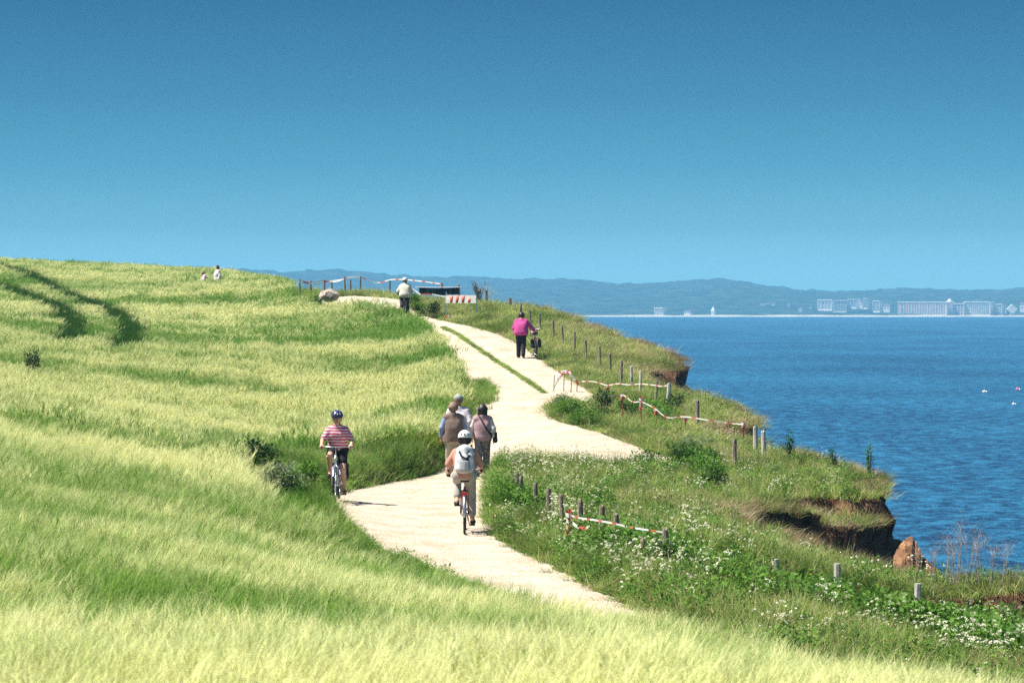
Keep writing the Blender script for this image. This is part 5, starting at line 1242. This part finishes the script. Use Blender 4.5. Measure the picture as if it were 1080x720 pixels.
for (u, v, Y, w_, h, m_, lb) in ((440, 332, 121.5, .8, .75, M_sh4, 'bright bush on the crest just right of the far cyclist'), (455, 334, 120.5, 1.0, .85, M_sh3, 'dark bush on the crest right of the bright one'), (336, 309, 132.5, .7, .8, M_sh, 'green bush hugging the left side of the boulder'),
                               (437, 322, 127, .8, .7, M_sh4, 'light bush behind the far cyclist, below the banner')):
    x = FW(u, Y); shrub('shrub', lb, 'shrub', x, Y, gz(x, Y), w_, h, 900, .09, m_, SG)
def dead_bush(x, y, z, h, n_, label, m_, spread=.5, name='dead_bush', r0=.02):
    root = empty(name, (x, y, z)); tag(root, label, 'bush')
    for k in range(n_):
        b = MB(); a = random.uniform(0, 6.28); l = h * random.uniform(.6, 1); sp = random.uniform(.05, spread); p1 = (sp * .4 * math.cos(a) * l, sp * .4 * math.sin(a) * l, l * .5); p2 = (sp * math.cos(a) * l, sp * math.sin(a) * l, l)
        b.tube([(random.uniform(-.08, .08), 0, -.1), p1, p2], [r0, r0 * .6, r0 * .25], 5)
        for q in range(7):
            t = random.uniform(.3, .95); c = [p1[i] * (1 - t) + p2[i] * t for i in range(3)]; a2 = random.uniform(0, 6.28); b.tube([c, (c[0] + .14 * math.cos(a2), c[1] + .14 * math.sin(a2), c[2] + .12)], [r0 * .35, r0 * .15], 4)
        b.build('branch', m_, root)
x = FW(505, 129.5); dead_bush(x, 129.5, gz(x, 129.5), 1.35, 11, 'leafless brown bush sticking up on the crest right of the barrier', M_post, .35, r0=.035)
x = FW(517, 129); dead_bush(x, 129, gz(x, 129), 1.0, 8, 'pale wiry bush on the crest right of the leafless brown one', M_pale, .55, r0=.012)
M_straw = mat('dry_stalk', (.46, .38, .30), .9, (.30, .22, .2), 9)
for i, (u, Y, h) in enumerate([(968, 46.6, .55), (985, 46.2, .7), (1000, 46.3, .95), (1012, 46, 1.35), (1023, 46.4, .95), (1034, 46.1, 1.1), (1047, 46, .75), (1060, 45.8, .7), (1028, 45.4, .8), (1006, 45.4, .7)]):
    x = FW(u, Y); zz = gz(x, Y)
    dead_bush(x, Y, max(zz, FZ(602, Y) - .1), h * .85, 6, f'{ORD[i]} tuft of dry stalks, counted by nearness to the clay spur, against the water' if i < 8 else ('bushy tuft of dry stalks in front of the others' if i == 8 else 'short tuft of dry stalks in front, nearer the spur'), M_straw, .2, 'dry_stalks', .0045)
# hanging roots and fallen turf on the scarps
def clods():
    k_ = 0
    for line, drop, reach in SCARPS[:4]:
        for t in np.linspace(.1, .92, 9):
            seg = np.hypot(*(line[1:] - line[:-1]).T); cum = np.concatenate([[0], np.cumsum(seg)]); s = t * cum[-1]
            x = float(np.interp(s, cum, line[:, 0])) + random.uniform(.0, .3); y = float(np.interp(s, cum, line[:, 1])) - random.uniform(.25, .7); r = random.uniform(.05, .12); a = MB(); a.ball((0, 0, 0), (r * 1.3, r, r * .8), 9, 6, fn=lambda p: 1 + random.uniform(-.22, .22))
            o = a.build('soil_clod', M_soil, None, False, (x, y, gz(x, y) + r * .4)); tag(o, ['clod', 'clod', 'clod'][0] + ' of brown soil fallen below a turf scar on the cliff side', 'clod', 'soil clods below the turf scars')
clods()


# ------------------------------------------------------------------ light, sky, air, camera
EXPO = 1.03
SUN_EL, SUN_AZ = 59.0, -96.0     # azimuth clockwise from +Y
w = bpy.data.worlds.new('World'); scene.world = w; w.use_nodes = True
N, L = w.node_tree.nodes, w.node_tree.links
for n_ in list(N): N.remove(n_)
out = N.new('ShaderNodeOutputWorld'); bg = N.new('ShaderNodeBackground'); L.new(bg.outputs[0], out.inputs[0]); bg.inputs[1].default_value = .05
sk = N.new('ShaderNodeTexSky'); sk.sky_type = 'NISHITA'; sk.sun_disc = False; sk.sun_elevation = R(SUN_EL); sk.sun_rotation = R(SUN_AZ); sk.ozone_density = 2.0; sk.dust_density = .3; sk.air_density = 1.0
# clear summer sky whose colour deepens quickly above the horizon
tc = N.new('ShaderNodeTexCoord'); sp = N.new('ShaderNodeSeparateXYZ'); L.new(tc.outputs['Generated'], sp.inputs[0])
mr = N.new('ShaderNodeMapRange'); mr.inputs[1].default_value = 0.0; mr.inputs[2].default_value = .12; L.new(sp.outputs[2], mr.inputs[0])
rp = N.new('ShaderNodeValToRGB'); cr = rp.color_ramp
SKY = [(0.0, (.42, .84, .80)), (.10, (.37, .78, .78)), (.22, (.18, .49, .60)), (.40, (.085, .34, .50)), (.60, (.048, .235, .39)), (.88, (.024, .145, .295)), (1.0, (.020, .13, .275))]
cr.elements[0].position = 0; cr.elements[0].color = (*SKY[0][1], 1); cr.elements[1].position = 1; cr.elements[1].color = (*SKY[-1][1], 1)
for p, c in SKY[1:-1]: e = cr.elements.new(p); e.color = (*c, 1)
L.new(mr.outputs[0], rp.inputs[0])
sc = N.new('ShaderNodeVectorMath'); sc.operation = 'SCALE'; sc.inputs[3].default_value = 1 / (.05 * 2 ** EXPO); L.new(rp.outputs[0], sc.inputs[0])
m2 = N.new('ShaderNodeMapRange'); m2.inputs[1].default_value = .12; m2.inputs[2].default_value = .45; L.new(sp.outputs[2], m2.inputs[0])
mx = N.new('ShaderNodeMix'); mx.data_type = 'RGBA'; L.new(m2.outputs[0], mx.inputs[0]); L.new(sc.outputs[0], mx.inputs[6]); L.new(sk.outputs[0], mx.inputs[7])
L.new(mx.outputs[2], bg.inputs[0])

sl = bpy.data.lights.new('sun', 'SUN'); sl.energy = 5.0; sl.angle = R(.53); sl.color = (1.0, .95, .86)
so = bpy.data.objects.new('sun', sl); COL.objects.link(so)
dv = Vector((math.sin(R(SUN_AZ)) * math.cos(R(SUN_EL)), math.cos(R(SUN_AZ)) * math.cos(R(SUN_EL)), math.sin(R(SUN_EL))))
so.rotation_euler = dv.to_track_quat('Z', 'Y').to_euler(); so.location = (-30, 40, 60)

hz = MB(); hz.box((0, 3100, 54), (5400, 6700, 114)); 
mh = bpy.data.materials.new('haze_air'); t, N, L = nt(mh); o_ = N.new('ShaderNodeOutputMaterial'); pv = N.new('ShaderNodeVolumePrincipled')
pv.inputs['Color'].default_value = (.20, .60, 1.0, 1); pv.inputs['Density'].default_value = 2.0e-4; L.new(pv.outputs[0], o_.inputs['Volume'])
ho = hz.build('haze', mh); tag(ho, kind='stuff'); ho.display_type = 'WIRE'
scene.cycles.volume_bounces = 0; scene.cycles.use_denoising = False

cam = bpy.data.cameras.new('camera'); co = bpy.data.objects.new('camera', cam); COL.objects.link(co); scene.camera = co
co.location = (0, 0, CAMZ); co.rotation_euler = (R(90), 0, 0)
cam.sensor_width = 36; cam.lens = F / 1080 * 36; cam.shift_y = -(360 - HV) / 1080 * 1.0
cam.clip_start = .5; cam.clip_end = 20000
cam.dof.use_dof = True; cam.dof.focus_distance = 52; cam.dof.aperture_fstop = 9.0
vs_ = scene.view_settings; vs_.view_transform = 'Standard'; vs_.look = 'None'; vs_.exposure = EXPO; vs_.gamma = 1; vs_.use_curve_mapping = False
scene.cycles.max_bounces = 6; scene.cycles.diffuse_bounces = 3; scene.cycles.transmission_bounces = 4; scene.cycles.glossy_bounces = 2
